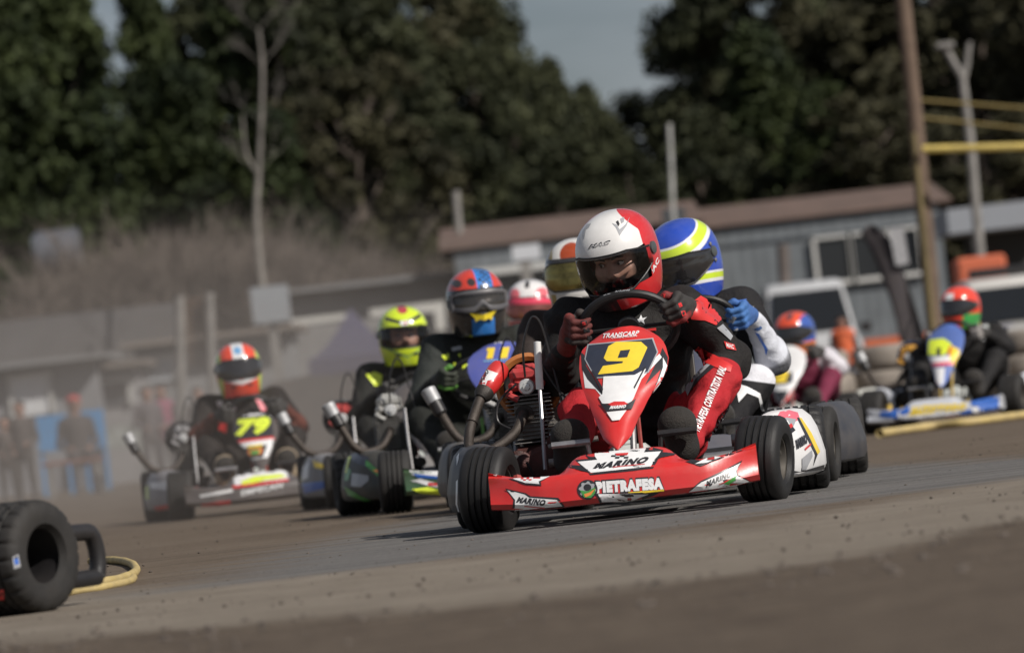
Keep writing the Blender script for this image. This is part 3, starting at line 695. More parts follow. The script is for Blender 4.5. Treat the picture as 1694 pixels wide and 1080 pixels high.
# ------------------------------------------------------------ drivers
def lerp(a, b, t): return Vector(a) * (1 - t) + Vector(b) * t
def suit_mat(name, base, fl, dust=.05, fw=.0025): return mat('suit_' + name, base, .75, 0, var=.16, scale=16, bump=.9, bscale=22, dust=dust, fields=tuple(fl), fw=fw, spec=.25)
def fist(P_, T, O, C, wrist, s=1.0, sgn=1):
    """glove gripping a rim at P_: T along the rim, O outwards, C to the far (camera) side. Returns prims"""
    pr = []; P_ = Vector(P_); a = lambda v: np.array(v)
    for i in range(4):
        f = (i - 1.5) * .0215 * s; ln = (1.0, 1.08, 1.02, .84)[i] if sgn > 0 else (.84, 1.02, 1.08, 1.0)[i]
        k = P_ + T * f * 1.05 + O * .040 * s - C * .004; m1 = P_ + T * f + O * .026 * s + C * .030 * s * ln; m2 = P_ + T * f - O * .010 * s * ln + C * .030 * s; tp = P_ + T * f - O * .026 * s * ln + C * .004
        pr += [(a(k), a(m1), .0122 * s, .0112 * s, 'finger%d' % i, .006), (a(m1), a(m2), .0112 * s, .0102 * s, 'finger%d' % i, .006), (a(m2), a(tp), .0102 * s, .0088 * s, 'finger%d' % i, .006)]
        pr.append((a(k), a(lerp(k, wrist, .55)), .0135 * s, .016 * s, 'palm', .016))
    th0 = lerp(P_ + O * .03 * s, wrist, .45) + T * .028 * s; th1 = P_ + T * .046 * s + O * .006 * s - C * .018 * s; th2 = P_ + T * .040 * s - O * .024 * s - C * .012 * s
    pr += [(a(th0), a(th1), .0155 * s, .0125 * s, 'thumb', .010), (a(th1), a(th2), .0125 * s, .0098 * s, 'thumb', .006)]
    kc = P_ + O * .038 * s; pr += [(a(lerp(kc, wrist, .3)), a(wrist), .026 * s, .027 * s, 'palm', .02)]
    return pr
def driver(c):
    k = c['kart']; root_k = k['root']; M = Matrix.Translation((k['X'], k['Y'], 0)) @ Matrix.Rotation(-R(k['yaw']), 4, 'Z')
    hd = Vector(c['head']); s = c.get('s', 1.0); a = lambda v: np.array(v, dtype=float)
    hc = hd + Vector((0, .01, 0)); lx = hd.x
    pel = Vector(c.get('pelvis', (.02, .96, .20))); nk = hd + Vector(c.get('neckoff', (0, .05, -.15))); ch = Vector(c.get('chest', lerp(pel, nk, .66) + Vector((0, .01, 0)))); 
    shw = .185 * s; sh = {-1: nk + Vector((-shw, .02, -.045)), 1: nk + Vector((shw, .02, -.045))}
    for q in (-1, 1):
        if ('sh', q) in c: sh[q] = Vector(c[('sh', q)])
    wc = Vector(k.get('wc', (.04, .42, .60))); up = Vector((0, -.42, .9)).normalized(); Cn = Vector((0, -.9, -.42)).normalized()
    rw = .15 if k.get('hi') else .125; ga = {-1: R(c.get('gl', 175)), 1: R(c.get('gr', 15))}; prims = []; gloves = {}
    for q in (-1, 1):
        an = ga[q]; O = (Vector((1, 0, 0)) * math.cos(an) + up * math.sin(an) * .8).normalized(); Pp = wc + Vector((1, 0, 0)) * rw * math.cos(an) + up * rw * math.sin(an) * .79
        T = (-Vector((1, 0, 0)) * math.sin(an) + up * math.cos(an)).normalized() * q
        wr = Pp + O * .052 - Cn * .060 - up * .035; wr = Vector(c.get(('wr', q), wr)); el = Vector(c.get(('el', q), (lx * .5 + q * .275, .66, .43)))
        gloves[q] = fist(Pp, T, O, Cn, wr, s * 1.0, 1); w2 = lerp(wr, el, .22)
        gloves[q].append((a(lerp(wr, el, .02)), a(w2), .029 * s, .036 * s, 'cuff', .012))
        prims += [(a(sh[q]), a(el), .071 * s, .057 * s, 'uarm'), (a(el), a(lerp(wr, el, .12)), .056 * s, .037 * s, 'farm'), (a(nk + Vector((0, .02, -.05))), a(sh[q]), .07 * s, .066 * s, 'shoulder')]
        hip = pel + Vector((q * .085, 0, 0)); kn = Vector(c.get(('kn', q), (q * .235, .52, .37))); an_ = Vector(c.get(('an', q), (q * .175, .215, .185)))
        sole = Vector((q * .165, .10, .25)); prims += [(a(hip), a(kn), .088 * s, .064 * s, 'thigh'), (a(kn), a(an_), .060 * s, .040 * s, 'shin')]
        tp = Vector((an_.x * .95, .14, .268)); he = Vector((an_.x, .165, .195)); gloves[('boot', q)] = [(a(he), a(he + Vector((0, 0, 0))), .036, .036, 'heel', .03), (a(an_ + Vector((0, .02, .02))), a(he), .042, .036, 'ankle', .03), (a(he), a(tp), .050, .052, 'sole', .02), (a(an_ + Vector((0, -.01, .02))), a(tp), .036, .034, 'top', .03), (a(tp + Vector((-.012, 0, .0))), a(tp + Vector((.012, 0, 0))), .047, .047, 'toe', .02)]
    prims += [(a(pel + Vector((-.06, 0, 0))), a(pel + Vector((.06, 0, 0))), .125 * s, .125 * s, 'torso', .05), (a(pel), a(ch), .135 * s, .150 * s, 'torso', .06), (a(ch + Vector((-.06 * s, 0, 0))), a(ch + Vector((.06 * s, 0, 0))), .135 * s, .135 * s, 'torso', .06), (a(ch), a(nk), .13 * s, .062 * s, 'torso', .05), (a(nk), a(hd + Vector((0, .02, -.05))), .058, .055, 'neck', .03)]
    h = c.get('h', .010)
    P, F = sdf_mesh(prims, h, .035, wr=c.get('wr', .004), wf=c.get('wf', 38))
    m = MB().add(P, [tuple(f) for f in F.tolist()]); at = {}
    allg = ['uarm', 'farm', 'shoulder', 'thigh', 'shin', 'torso', 'neck']
    if c.get('zones'):
        for i, (grp, col) in enumerate(c['zones']):
            if callable(grp): at['z%d' % i] = grp(P, prims)
            else:
                side = None
                if grp[0] in ('L', 'R'): side, grp = grp[0], grp[1:]
                f = gdist(P, prims, [g for g in allg if g not in grp]) - gdist(P, prims, grp)
                if side: f = np.minimum(f, (P[:, 0] - lx * .3) * (1 if side == 'R' else -1))
                at['z%d' % i] = f
    fl = [('z%d' % i, col, None) for i, (g_, col) in enumerate(c.get('zones', []))]
    sm = suit_mat(c['name'], c['suit'], fl, c.get('dust', .04)); mats = [sm]
    if c.get('art'): m.setbase(); m.off0 = .0028; m.g0 = 4.0; mats += cloth(decals(m, c['art'], Mi_(M), 1))
    o = m.build('person', mats, None, 180, attrs=at); o.matrix_world = M; tag(o, c['label'], 'person', 'kart drivers on the track')
    gh = c.get('gh', .006)
    for q in (-1, 1):
        pr = gloves[q]; P, F = sdf_mesh(pr, gh, .008); g = MB().add(P, [tuple(f) for f in F.tolist()]); gc = c.get('glove', (.05, .05, .05)); gc = gc[q] if isinstance(gc, dict) else gc
        back = gdist(P, pr, ['finger0', 'finger1', 'finger2', 'finger3', 'thumb']) - gdist(P, pr, ['palm', 'cuff'])
        rest = gdist(P, pr, ['palm', 'cuff', 'finger1', 'finger2', 'finger3']) - gdist(P, pr, ['thumb', 'finger0'])
        gcol = c.get('glove_cols', {}).get(q) or ((.03, .03, .03), (.03, .03, .03))
        gm = mat('glove_%s_%d' % (c['name'], q), gc, .7, var=.2, scale=60, bump=.3, bscale=260, dust=.1, fields=(('back', gcol[0], None), ('rest', gcol[1], None)), fw=.002)
        g.setbase(); g.off0 = .0012; gm_ = [gm] + cloth(decals(g, c.get('glove_art', {}).get(q, []), Mi_(M), 1))
        g.build('glove', gm_, o, 180, attrs={'back': back, 'rest': rest})
        pr = gloves[('boot', q)]; P, F = sdf_mesh(pr, max(gh, .006), .02); b = MB().add(P, [tuple(f) for f in F.tolist()])
        b.build('boot', mat('boot_' + c['name'], c.get('boot', (.035, .033, .032)), .8, var=.25, scale=40, bump=.6, bscale=160, dust=.07, fields=(('sole', (.020, .018, .016), .9),), fw=.003), o, 180, attrs={'sole': .115 - P[:, 1]})
    if c.get('collar'):
        cl = MB(); cc = nk + Vector((0, .0, .035)); cl.tube([cc + Vector((.075 * math.cos(t), .07 * math.sin(t) - .0, .01 * math.sin(t))) for t in np.linspace(0, 2 * math.pi, 25)[:-1]], .026, 10, closed=True)
        cl.build('neck_collar', mat('collar_' + c['name'], c['collar'], .85, var=.2, dust=.1), o)
    hm = dict(c['helmet']); hm['name'] = c['name']; hm['M'] = M
    helmet(o, hm, hd, R(c.get('yaw', 0)), R(c.get('pitch', 0)), R(c.get('roll', 0)), c.get('hs', 1.0))
    return o
def Mi_(M): return M.inverted()
CL = {}
def cloth(ms):
    out = []
    for m in ms:
        if m.name not in CL:
            q = m.copy(); q.name = m.name.replace('sticker', 'print'); b = q.node_tree.nodes['Principled BSDF']; b.inputs['Coat Weight'].default_value = 0
            CL[m.name] = q
        out.append(CL[m.name])
    return out
# ------------------------------------------------------------ ground, track
def dirt_mat(name, c1, c2, c3, edge=False, wear=None, fore=False):
    m = bpy.data.materials.new(name); m.use_nodes = True; n = m.node_tree.nodes; L = m.node_tree.links; b = n['Principled BSDF']
    tc = n.new('ShaderNodeTexCoord')
    def noise(sc, det=6, rg=.65, stretch=None):
        q = n.new('ShaderNodeTexNoise'); q.inputs['Scale'].default_value = sc; q.inputs['Detail'].default_value = det; q.inputs['Roughness'].default_value = rg
        if stretch:
            mp = n.new('ShaderNodeMapping'); mp.inputs['Scale'].default_value = stretch; mp.inputs['Rotation'].default_value = (0, 0, R(-4)); L.new(tc.outputs['Object'], mp.inputs[0]); L.new(mp.outputs[0], q.inputs['Vector'])
        else: L.new(tc.outputs['Object'], q.inputs['Vector'])
        return q
    def mapr(s, a, b_, c=0, d=1):
        r = n.new('ShaderNodeMapRange'); r.inputs[1].default_value = a; r.inputs[2].default_value = b_; r.inputs[3].default_value = c; r.inputs[4].default_value = d; L.new(s, r.inputs[0]); return r.outputs[0]
    def mix(f, a, b_):
        x = n.new('ShaderNodeMix'); x.data_type = 'RGBA'; L.new(f, x.inputs[0])
        for s, v in ((6, a), (7, b_)):
            if isinstance(v, tuple): x.inputs[s].default_value = (*v, 1)
            else: L.new(v, x.inputs[s])
        return x.outputs[2]
    cur = mix(mapr(noise(.8).outputs[0], .35, .65), c1, c2)
    cur = mix(mapr(noise(45, 5, .7).outputs[0], .45, .75, 0, .75), cur, c3)
    cur = mix(mapr(noise(1.0, 5, .6, (.25, 4.5, 1)).outputs[0], .48, .66, 0, .55), cur, tuple(q * .72 for q in c1))
    if fore:
        a = n.new('ShaderNodeAttribute'); a.attribute_name = 'fore'; ad = n.new('ShaderNodeMath'); ad.operation = 'ADD'; L.new(a.outputs['Fac'], ad.inputs[0]); L.new(mapr(noise(2.2, 6, .7).outputs[0], .3, .7, -.3, .3), ad.inputs[1])
        dk = mix(mapr(noise(5, 7, .75).outputs[0], .35, .65), (.078, .057, .041), (.15, .117, .085)); dk = mix(mapr(noise(28, 5, .7).outputs[0], .5, .68, 0, .8), dk, (.045, .034, .025)); tn_ = mix(mapr(noise(3, 6, .7).outputs[0], .35, .65), (.185, .155, .121), (.25, .215, .172)); cur = mix(mapr(ad.outputs[0], -3.9, -3.0), cur, tn_); cur = mix(mapr(ad.outputs[0], -.15, .3), cur, dk)
    if wear:
        a = n.new('ShaderNodeAttribute'); a.attribute_name = 'edge'
        ad = n.new('ShaderNodeMath'); ad.operation = 'ADD'; L.new(a.outputs['Fac'], ad.inputs[0]); L.new(mapr(noise(1.3, 6, .7, (.5, 2.5, 1)).outputs[0], .3, .7, -.35, .35), ad.inputs[1])
        g = mapr(ad.outputs[0], -.1, .35)
        gr = mix(mapr(noise(1.4, 6, .6, (.35, 2.2, 1)).outputs[0], .36, .66), wear[0], wear[1]); gr = mix(mapr(noise(70, 4, .7).outputs[0], .5, .75, 0, .55), gr, wear[2])
        gr = mix(mapr(noise(1.0, 3, .5, (.10, 4, 1)).outputs[0], .56, .66, 0, .6), gr, tuple(q * .5 for q in wear[0]))
        cur = mix(g, cur, gr)
    L.new(cur, b.inputs['Base Color']); b.inputs['Roughness'].default_value = .92; b.inputs['Specular IOR Level'].default_value = .25
    bp = n.new('ShaderNodeBump'); bp.inputs['Strength'].default_value = .55; bp.inputs['Distance'].default_value = .02; L.new(noise(60, 6, .75).outputs[0], bp.inputs['Height'])
    b2 = n.new('ShaderNodeBump'); b2.inputs['Strength'].default_value = .5; b2.inputs['Distance'].default_value = .035; L.new(noise(4.5, 6, .65).outputs[0], b2.inputs['Height']); L.new(bp.outputs[0], b2.inputs['Normal']); L.new(b2.outputs[0], b.inputs['Normal'])
    return m
DC = ((.108, .080, .056), (.152, .119, .087), (.225, .182, .14))
gxs = [-900, -60, -20, -8] + list(np.linspace(-4, 4, 41)) + [8, 20, 60, 900]; gys = [-200, 0, 6] + list(np.linspace(9, 22, 105)) + [30, 40, 120, 400, 2500]
gm = MB().grid([[(x, y, 0) for x in gxs] for y in gys]); fl_ = [G(*p) for p in ((-400, 1085), (0, 1062), (662, 1008), (1027, 972), (1332, 930), (1694, 858), (2000, 800))]
GA = np.array(gm.v); fore = np.interp(GA[:, 0], [p.x for p in fl_], [p.y for p in fl_]) - GA[:, 1]; fore = np.where(GA[:, 1] > 40, -5, fore)
tag(gm.build('ground', dirt_mat('bare_dirt', *DC, fore=True), None, 0, attrs={'fore': fore}), kind='structure')
# the driven line: outline read off the photograph on the ground, then laid as a sheet
pl = [(-60, 1016), (300, 980), (662, 938), (1027, 892), (1332, 842), (1694, 793)]
near = [G(*p) for p in pl]; near = [near[0] + (near[0] - near[1]) * 3] + near + [near[-1] + (near[-1] - near[-2]) * 4]
far = [G(1760, 752), G(1500, 770), G(1150, 775)]; far = [far[0] + V(8, 1.5, 0)] + far + [V(.9, 24, 0), V(1.0, 30, 0), V(2.4, 36, 0), V(7, 48, 0), V(14, 60, 0)]
lft = [V(-9, 13, 0), V(-5.5, 20, 0), V(-3.8, 30, 0), V(-3.0, 40, 0), V(1, 52, 0), V(8, 66, 0)]
nl = [near[0], V(-1.6, 13.9, 0), V(-1.2, 14.3, 0)]
bank = [p for p in near[1:]] + far
L1 = [V(p.x, p.y, 0) for p in far][::-1]
def inside_dist(px_, py_, P_):
    # signed distance to polygon, positive inside
    d = np.full(px_.shape, 1e9); ins = np.zeros(px_.shape, bool); k = len(P_)
    for i in range(k):
        ax_, ay_ = P_[i].x, P_[i].y; bx_, by_ = P_[(i + 1) % k].x, P_[(i + 1) % k].y
        ex_, ey_ = bx_ - ax_, by_ - ay_; wx, wy = px_ - ax_, py_ - ay_; t = np.clip((wx * ex_ + wy * ey_) / max(ex_ * ex_ + ey_ * ey_, 1e-9), 0, 1)
        d = np.minimum(d, np.hypot(wx - ex_ * t, wy - ey_ * t))
        c1 = (ay_ > py_) != (by_ > py_); xi = ax_ + (py_ - ay_) / (by_ - ay_ if abs(by_ - ay_) > 1e-9 else 1e-9) * ex_; ins ^= c1 & (px_ < xi)
    return np.where(ins, d, -d)
outline = [G(190, 1000)] + near[2:8] + [G(*p) for p in ((2300, 700), (1760, 752), (1430, 770), (1150, 790), (860, 828), (700, 856), (500, 900))]
xs = np.linspace(-8, 12, 161); ys = np.concatenate([np.linspace(12.5, 22, 96), np.linspace(22.3, 66, 80)]); XX, YY = np.meshgrid(xs, ys)
E_ = inside_dist(XX, YY, outline) ; tk = MB(); tk.grid([[(XX[i, j], YY[i, j], .0002 + .0038 * min(1, max(0, (E_[i, j] + .6) / .5))) for j in range(len(xs))] for i in range(len(ys))]); Ef = E_.ravel()
keep = [f for f in tk.f if max(Ef[list(f)]) > -.7]; tk.f = keep; tk.m = [0] * len(keep)
tag(tk.build('race_track', dirt_mat('rubbered_track_surface', *DC, fore=True, wear=((.100, .095, .090), (.172, .165, .156), (.34, .325, .30))), None, 0, attrs={'edge': Ef, 'fore': (np.interp(XX, [p.x for p in fl_], [p.y for p in fl_]) - YY).ravel()}), kind='structure')
# loose stones
rng = np.random.default_rng(4); gv = MB()
for i in range(800):
    y = 12.0 + 15 * rng.random() ** 1.8; x = (rng.random() - .5) * y * .2; r_ = .0015 + .0045 * rng.random() ** 4
    gv.add([(x + r_ * a * (1 + .4 * rng.random()), y + r_ * b * (1 + .4 * rng.random()), .0045 + r_ * c_ * .8) for a, b, c_ in ((1, 0, 0), (-1, 0, 0), (0, 1, 0), (0, -1, 0), (0, 0, 1), (0, 0, -1))], [(0, 2, 4), (2, 1, 4), (1, 3, 4), (3, 0, 4), (2, 0, 5), (1, 2, 5), (3, 1, 5), (0, 3, 5)])
for i in range(900):
    y = 9.5 + 4.2 * rng.random() ** .7; x = (rng.random() - .5) * y * .21; r_ = .003 + .010 * rng.random() ** 3
    if y > np.interp(x, [p.x for p in fl_], [p.y for p in fl_]) + .1: continue
    gv.add([(x + r_ * a * (1 + .5 * rng.random()), y + r_ * b * (1 + .5 * rng.random()), .001 + r_ * c_ * .7) for a, b, c_ in ((1, 0, 0), (-1, 0, 0), (0, 1, 0), (0, -1, 0), (0, 0, 1), (0, 0, -1))], [(0, 2, 4), (2, 1, 4), (1, 3, 4), (3, 0, 4), (2, 0, 5), (1, 2, 5), (3, 1, 5), (0, 3, 5)])
tag(gv.build('loose_stones', mat('stone_chips', (.10, .082, .068), .9, var=.5, scale=20), None, 0), 'small loose stones and crumbs scattered over the dirt', 'gravel', kind='stuff')

# ------------------------------------------------------------ karts and drivers
A_ = (740, 500, 2.7); B_ = (900, 330, 4.0); C_ = (900, 530, 3.085); D_ = (1150, 560, 3.6); E2 = (700, 420, 5.4); F2 = (470, 420, 2.348); H2 = (200, 540, 3.175); I2 = (1394, 440, 3.6); J2 = (1194, 440, 3.6)
def PZ(z): return lambda *l: poly(*l, z=z)
a_, b_, c_, d_ = PZ(A_), PZ(B_), PZ(C_), PZ(D_)
def checker(x, y, w, h, z, ink_, nx=4, slant=.3):
    out = []
    for r_ in range(2):
        for i in range(nx):
            if (i + r_) % 2: continue
            x0 = x + w * i / nx - slant * h * r_ / 2; y0 = y + h * r_ / 2; out.append((ink_, poly([(x0, y0), (x0 + w / nx, y0), (x0 + w / nx - slant * h / 2, y0 + h / 2), (x0 - slant * h / 2, y0 + h / 2)], z=z)))
    return out
gear = [(222 + (44 if i % 4 < 2 else 36) * math.cos(math.pi * i / 16), 862 + (44 if i % 4 < 2 else 36) * math.sin(math.pi * i / 16) * .95) for i in range(32)]
nose9 = [
 ('k', c_([(160, 712), (258, 703), (236, 668), (270, 660), (530, 642), (610, 662), (556, 756), (236, 790)])), ('w', c_([(172, 722), (272, 712), (248, 677), (522, 652), (510, 674), (597, 669), (545, 745), (240, 778)])),
 ('k', c_([(84, 736), (196, 742), (228, 776), (190, 768)])), ('k', c_([(212, 690), (250, 672), (262, 704), (236, 712)])), ('k', c_([(560, 716), (600, 672), (690, 682), (600, 700)])), ('k', c_([(520, 652), (545, 650), (522, 672)])),
 ('k', text('MARINO', (243, 766), (524, 729), (258, 732), .3, .075, C_)), ('r', c_([(352, 750), (515, 733), (516, 737), (352, 754)])),
 ('k', text('PIETRAFESA', (262, 888), (616, 866), (257, 814), 0, .13, C_)), ('w', text('PIETRAFESA', (268, 882), (610, 861), (264, 822), 0, .085, C_)),
 ('k', c_([(222 + 52 * math.cos(t), 862 + 50 * math.sin(t)) for t in np.linspace(0, 6.28, 24)[:-1]])), ('e', c_(gear)), ('k', c_([(222 + 20 * math.cos(t), 852 + 18 * math.sin(t)) for t in np.linspace(0, 6.28, 16)[:-1]])),
 ('g', c_([(184, 866), (222, 872), (262, 850), (262, 880), (240, 905), (205, 903)])), ('o', c_([(205, 886), (232, 878), (262, 858), (240, 890), (212, 902)])), ('y', c_([(430, 876), (612, 862), (612, 869), (430, 884)])),
 ('k', c_([(262, 882), (300, 884), (545, 876), (600, 868), (560, 890), (450, 926), (285, 928)])), ('w', c_([(276, 886), (535, 882), (440, 918), (296, 922)])),
 ('k', c_([(724, 882), (800, 818), (900, 772), (1012, 712), (984, 765), (990, 788), (1066, 824), (960, 852), (850, 868)])), ('w', c_([(738, 874), (802, 826), (902, 781), (1004, 724), (976, 765), (984, 792), (1048, 820), (960, 844), (850, 859)])),
 ('k', text('MARINO', (825, 850), (958, 797), (823, 822), .3, .07, C_)), ('r', c_([(890, 832), (958, 806), (958, 810), (892, 836)])), ('g', c_([(915, 830), (985, 790), (975, 812), (940, 836)])),
 ('k', c_([(720, 722), (840, 690), (1060, 622), (1012, 664), (900, 706), (800, 744)])), ('w', c_([(770, 733), (850, 695), (960, 668), (1048, 632), (1005, 659), (900, 698), (830, 728)])), ('k', c_([(742, 712), (800, 690), (792, 716), (760, 730)])),
 *checker(885, 672, 60, 18, C_, 'k'), *[(k, t) for k, t in checker(345, 690, 90, 16, C_, 'k')], ('r', c_([(362, 682), (432, 678), (426, 690), (372, 693)])),
 ('k', a_([(258, 830), (352, 852), (372, 865), (496, 872), (526, 912), (236, 940), (292, 915), (296, 882)])), ('w', a_([(268, 838), (346, 858), (366, 872), (490, 882), (514, 908), (242, 934), (302, 916), (304, 882)])),
 ('k', text('MARINO', (308, 894), (436, 908), (314, 868), .3, .07, A_)), ('r', a_([(345, 906), (435, 914), (435, 918), (345, 910)])),
 ('k', a_([(186, 762), (470, 772), (418, 800), (420, 820), (350, 814), (285, 792)])), ('w', a_([(203, 769), (458, 778), (408, 800), (412, 811), (350, 806), (292, 788)])), *checker(330, 784, 50, 12, A_, 'r')]
nine = c_([(302, 236), (400, 222), (404, 212), (322, 212), (306, 196), (330, 135), (368, 113), (495, 113), (527, 142), (483, 243), (452, 262), (277, 279)], [(390, 158), (440, 152), (425, 192), (376, 196)])
fair9 = [('w', c_([(198, 250), (214, 262), (252, 330), (304, 388), (310, 410), (262, 350), (210, 345)])), ('k', c_([(190, 165), (206, 176), (216, 232), (300, 372), (302, 386), (222, 300), (196, 250)])),
 ('k', c_([(604, 140), (632, 190), (628, 240), (600, 318), (544, 380), (580, 300), (596, 250), (516, 330), (590, 180)])), ('w', c_([(606, 190), (628, 232), (600, 310), (552, 372), (588, 292), (606, 240)])), ('w', c_([(588, 172), (600, 190), (480, 320), (520, 240)])),
 ('e', c_([(224, 124), (556, 92), (582, 164), (534, 268), (470, 287), (262, 298), (208, 200)])), ('v', c_([(230, 130), (550, 98), (575, 165), (528, 262), (468, 281), (266, 292), (215, 200)])), ('y', nine),
 ('w', c_([(305, 290), (462, 282), (520, 250), (455, 402), (440, 425), (300, 428), (282, 395), (300, 380)])), ('k', c_([(244, 262), (252, 262), (304, 352), (300, 372)])), ('k', c_([(512, 240), (520, 240), (462, 352), (456, 346)])),
 ('k', c_([(286, 422), (330, 436), (420, 432), (468, 402), (446, 455), (320, 470)])), ('r', c_([(330, 430), (360, 418), (410, 418), (428, 430), (400, 440), (345, 442)])), ('w', text('MARINO', (335, 458), (415, 452), (340, 441), .3, .07, C_)),
 ('w', c_([(322, 472), (420, 462), (386, 512), (350, 516)])), ('w', text('TRANSCARP', (300, 95), (482, 79), (304, 71), .25, .03, C_)), ('w', text('COMPETICION', (345, 97), (474, 86), (346, 90), .1, .02, C_))]
podR9 = [('p', d_([(488, 462), (505, 436), (560, 426), (610, 440), (622, 476), (560, 520), (505, 520)])), ('e', d_([(500, 500), (540, 470), (600, 480), (585, 520), (520, 530)])), ('k', d_([(520, 560), (575, 520), (595, 545), (540, 590)])), ('w', d_([(512, 495), (548, 488), (560, 512), (520, 525)])), ('r', d_([(522, 540), (570, 505), (580, 525), (526, 565)])),
 ('y', d_([(614, 470), (632, 474), (690, 560), (742, 672), (728, 690), (668, 570)])), ('k', d_([(604, 472), (616, 470), (670, 572), (726, 690), (700, 760), (712, 690), (655, 575)])),
 ('k', text('MARINO', (602, 662), (668, 622), (590, 605), .2, .07, D_)), ('r', d_([(540, 600), (566, 590), (576, 625), (548, 630)])), *checker(552, 640, 40, 60, D_, 'k', 3), ('r', d_([(648, 655), (684, 622), (686, 634), (652, 667)])),
 ('e', d_([(632, 712), (690, 664), (694, 700), (655, 780), (632, 780)])), ('k', d_([(560, 780), (620, 790), (700, 765), (770, 745), (775, 775), (560, 800)]))]
RED = (.62, .018, .018)
k9 = dict(name='red', X=.30, Y=17.5, yaw=3.5, hi=True, nose=RED, fair=RED, pod=(.75, .75, .75), podL=(.04, .04, .045), pod_artL=[('w', a_([(40, 800), (48, 790), (46, 900), (66, 975), (58, 965), (38, 900)])), ('w', a_([(42, 690), (54, 672), (52, 700), (43, 730)]))], frame=(.35, .03, .03), head=(.45, .02, .025), shroud=(.50, .17, .03), shroud_r=.108, exk='up', steer=13, camber=5, rub=RUBF, fair_sym=False, dust=.14,
  nose_art=nose9, fair_art=fair9, pod_artR=podR9, sil_art=[('w', a_([(135, 330), (178, 300), (226, 318), (205, 345), (180, 350), (170, 372), (130, 382)])), ('k', text('MARINO', (142, 378), (188, 312), (128, 362), .1, .03, A_))],
  wheel_art=[('e', text('OMP', (395, 640), (450, 622), (388, 622), .3, .04, B_)), ('e', text('RACING', (470, 615), (570, 604), (468, 600), .3, .03, B_))],
  label='red racing kart with yellow number 9 on a black panel, leading the pack')
kart(k9)
def loc(k, x, y, ly):
    M = Matrix.Translation((k['X'], k['Y'], 0)) @ Matrix.Rotation(-R(k['yaw']), 4, 'Z'); lx = 0
    for _ in range(5):
        D = (M @ V(lx, ly, 0)).y; p = M.inverted() @ W(x, y, D); lx = p.x
    return V(p.x, ly, p.z)
def f_red(x, y, z): return {'h0': np.maximum(np.maximum(np.abs(x) + .45 * y + .9 * np.maximum(0, z - .08) - .092, y - .075), -(z + .05)), 'h1': np.minimum(-(z + .055), .062 - (x * .8 + .05))}
driver({('kn', -1): (-.145, .55, .345), ('el', -1): (-.22, .72, .46), ('wr', -1): (-.165, .50, .55), ('an', -1): (-.178, .23, .19), ('kn', 1): (.30, .50, .385), ('el', 1): (.345, .60, .445), **dict(name='red', kart=k9, head=loc(k9, 1022, 421, .70), hs=1.0, yaw=-20, pitch=17, roll=-3, h=.0058, gh=.0036, s=1.0, suit=(.011, .0105, .011), gl=172, gr=22, pelvis=(.03, .96, .2), **{}, wr=.0065, wf=40,
  zones=[(['thigh', 'shin'], (.42, .018, .025))], collar=(.02, .02, .02),
  art=[('r', c_([(760, 150), (800, 135), (960, 232), (950, 265), (870, 240), (790, 200)])), ('r', b_([(950, 705), (1035, 640), (1110, 685), (1185, 785), (1135, 832), (1060, 800), (975, 790)])), ('e', b_([(1140, 850), (1180, 828), (1245, 905), (1230, 932)])), ('r', b_([(1185, 935), (1255, 960), (1270, 1000), (1205, 985)])), ('w', text('MAC', (1205, 975), (1255, 992), (1198, 945), .1, .03, B_)),
       ('e', b_([(600, 800), (628, 790), (640, 765), (650, 788), (680, 780), (658, 800), (665, 825), (640, 808), (610, 822), (620, 803)])), ('r', b_([(635, 862), (740, 848), (742, 866), (640, 872)])), ('e', c_([(722, 350), (760, 290), (832, 226), (850, 230), (778, 300), (738, 385)])), ('k', c_([(738, 385), (778, 300), (850, 230), (870, 240), (800, 300), (752, 360)])),
       ('w', text('PIETRAFESA CONTRATISTA VIAL', (790, 572), (930, 250), (757, 552), 0, .035, C_)), ('k', c_([(830, 660), (900, 500), (942, 420), (952, 450), (935, 520), (910, 570), (900, 660)])), ('e', c_([(878, 560), (925, 465), (930, 480), (908, 560), (900, 640), (884, 655), (892, 590)]))],
  glove={1: (.02, .018, .018), -1: (.10, .011, .010)}, boot=(.016, .015, .014), glove_cols={1: ((.022, .02, .02), (.20, .015, .015)), -1: ((.17, .016, .013), (.025, .018, .018))},
  glove_art={-1: [(q, b_([(x, y), (x + 36, y - 3), (x + 42, y + 26), (x + 2, y + 30)])) for q, o_ in (('k', 0),) for x, y in ((244, 806), (262, 852), (285, 900))] + [('r', text('S', (252, 830), (276, 828), (250, 812), 0, .03, B_))],
             1: [('r', b_([(765, 660), (770, 610), (800, 572), (825, 580), (800, 640), (790, 690)])), ('r', b_([(885, 690), (905, 682), (915, 705), (895, 715)])), ('r', b_([(905, 742), (930, 735), (940, 765), (915, 772)])), ('r', b_([(940, 800), (985, 800), (985, 850), (955, 870)]))]},
  helmet=dict(base=(.78, .77, .75), visor='clear', vz=(-.080, .038), faceoff=(0, 0, -.010), fields=f_red, cols=[('h0', (.62, .02, .025), None), ('h1', (.015, .015, .017), .4)],
    art=[('k', text('MAC', (292, 328), (437, 297), (297, 300), .35, .04, B_)), ('w', text('MAC', (302, 324), (429, 298), (306, 306), .35, -.0, B_)), ('w', text('MAC', (705, 520), (766, 400), (688, 500), .2, .05, B_)),
         ('e', b_([(450, 158), (480, 168), (500, 200), (540, 165), (568, 115), (545, 175), (500, 240), (478, 190)])), ('k', b_([(476, 150), (490, 140), (500, 165), (492, 180)])), ('e', b_([(505, 130), (530, 118), (528, 150), (512, 160)])), ('e', b_([(262, 200), (285, 165), (312, 160), (300, 185), (278, 200), (265, 270), (256, 240)]))]),
  label='driver in white and red helmet gripping the wheel of kart 9')})
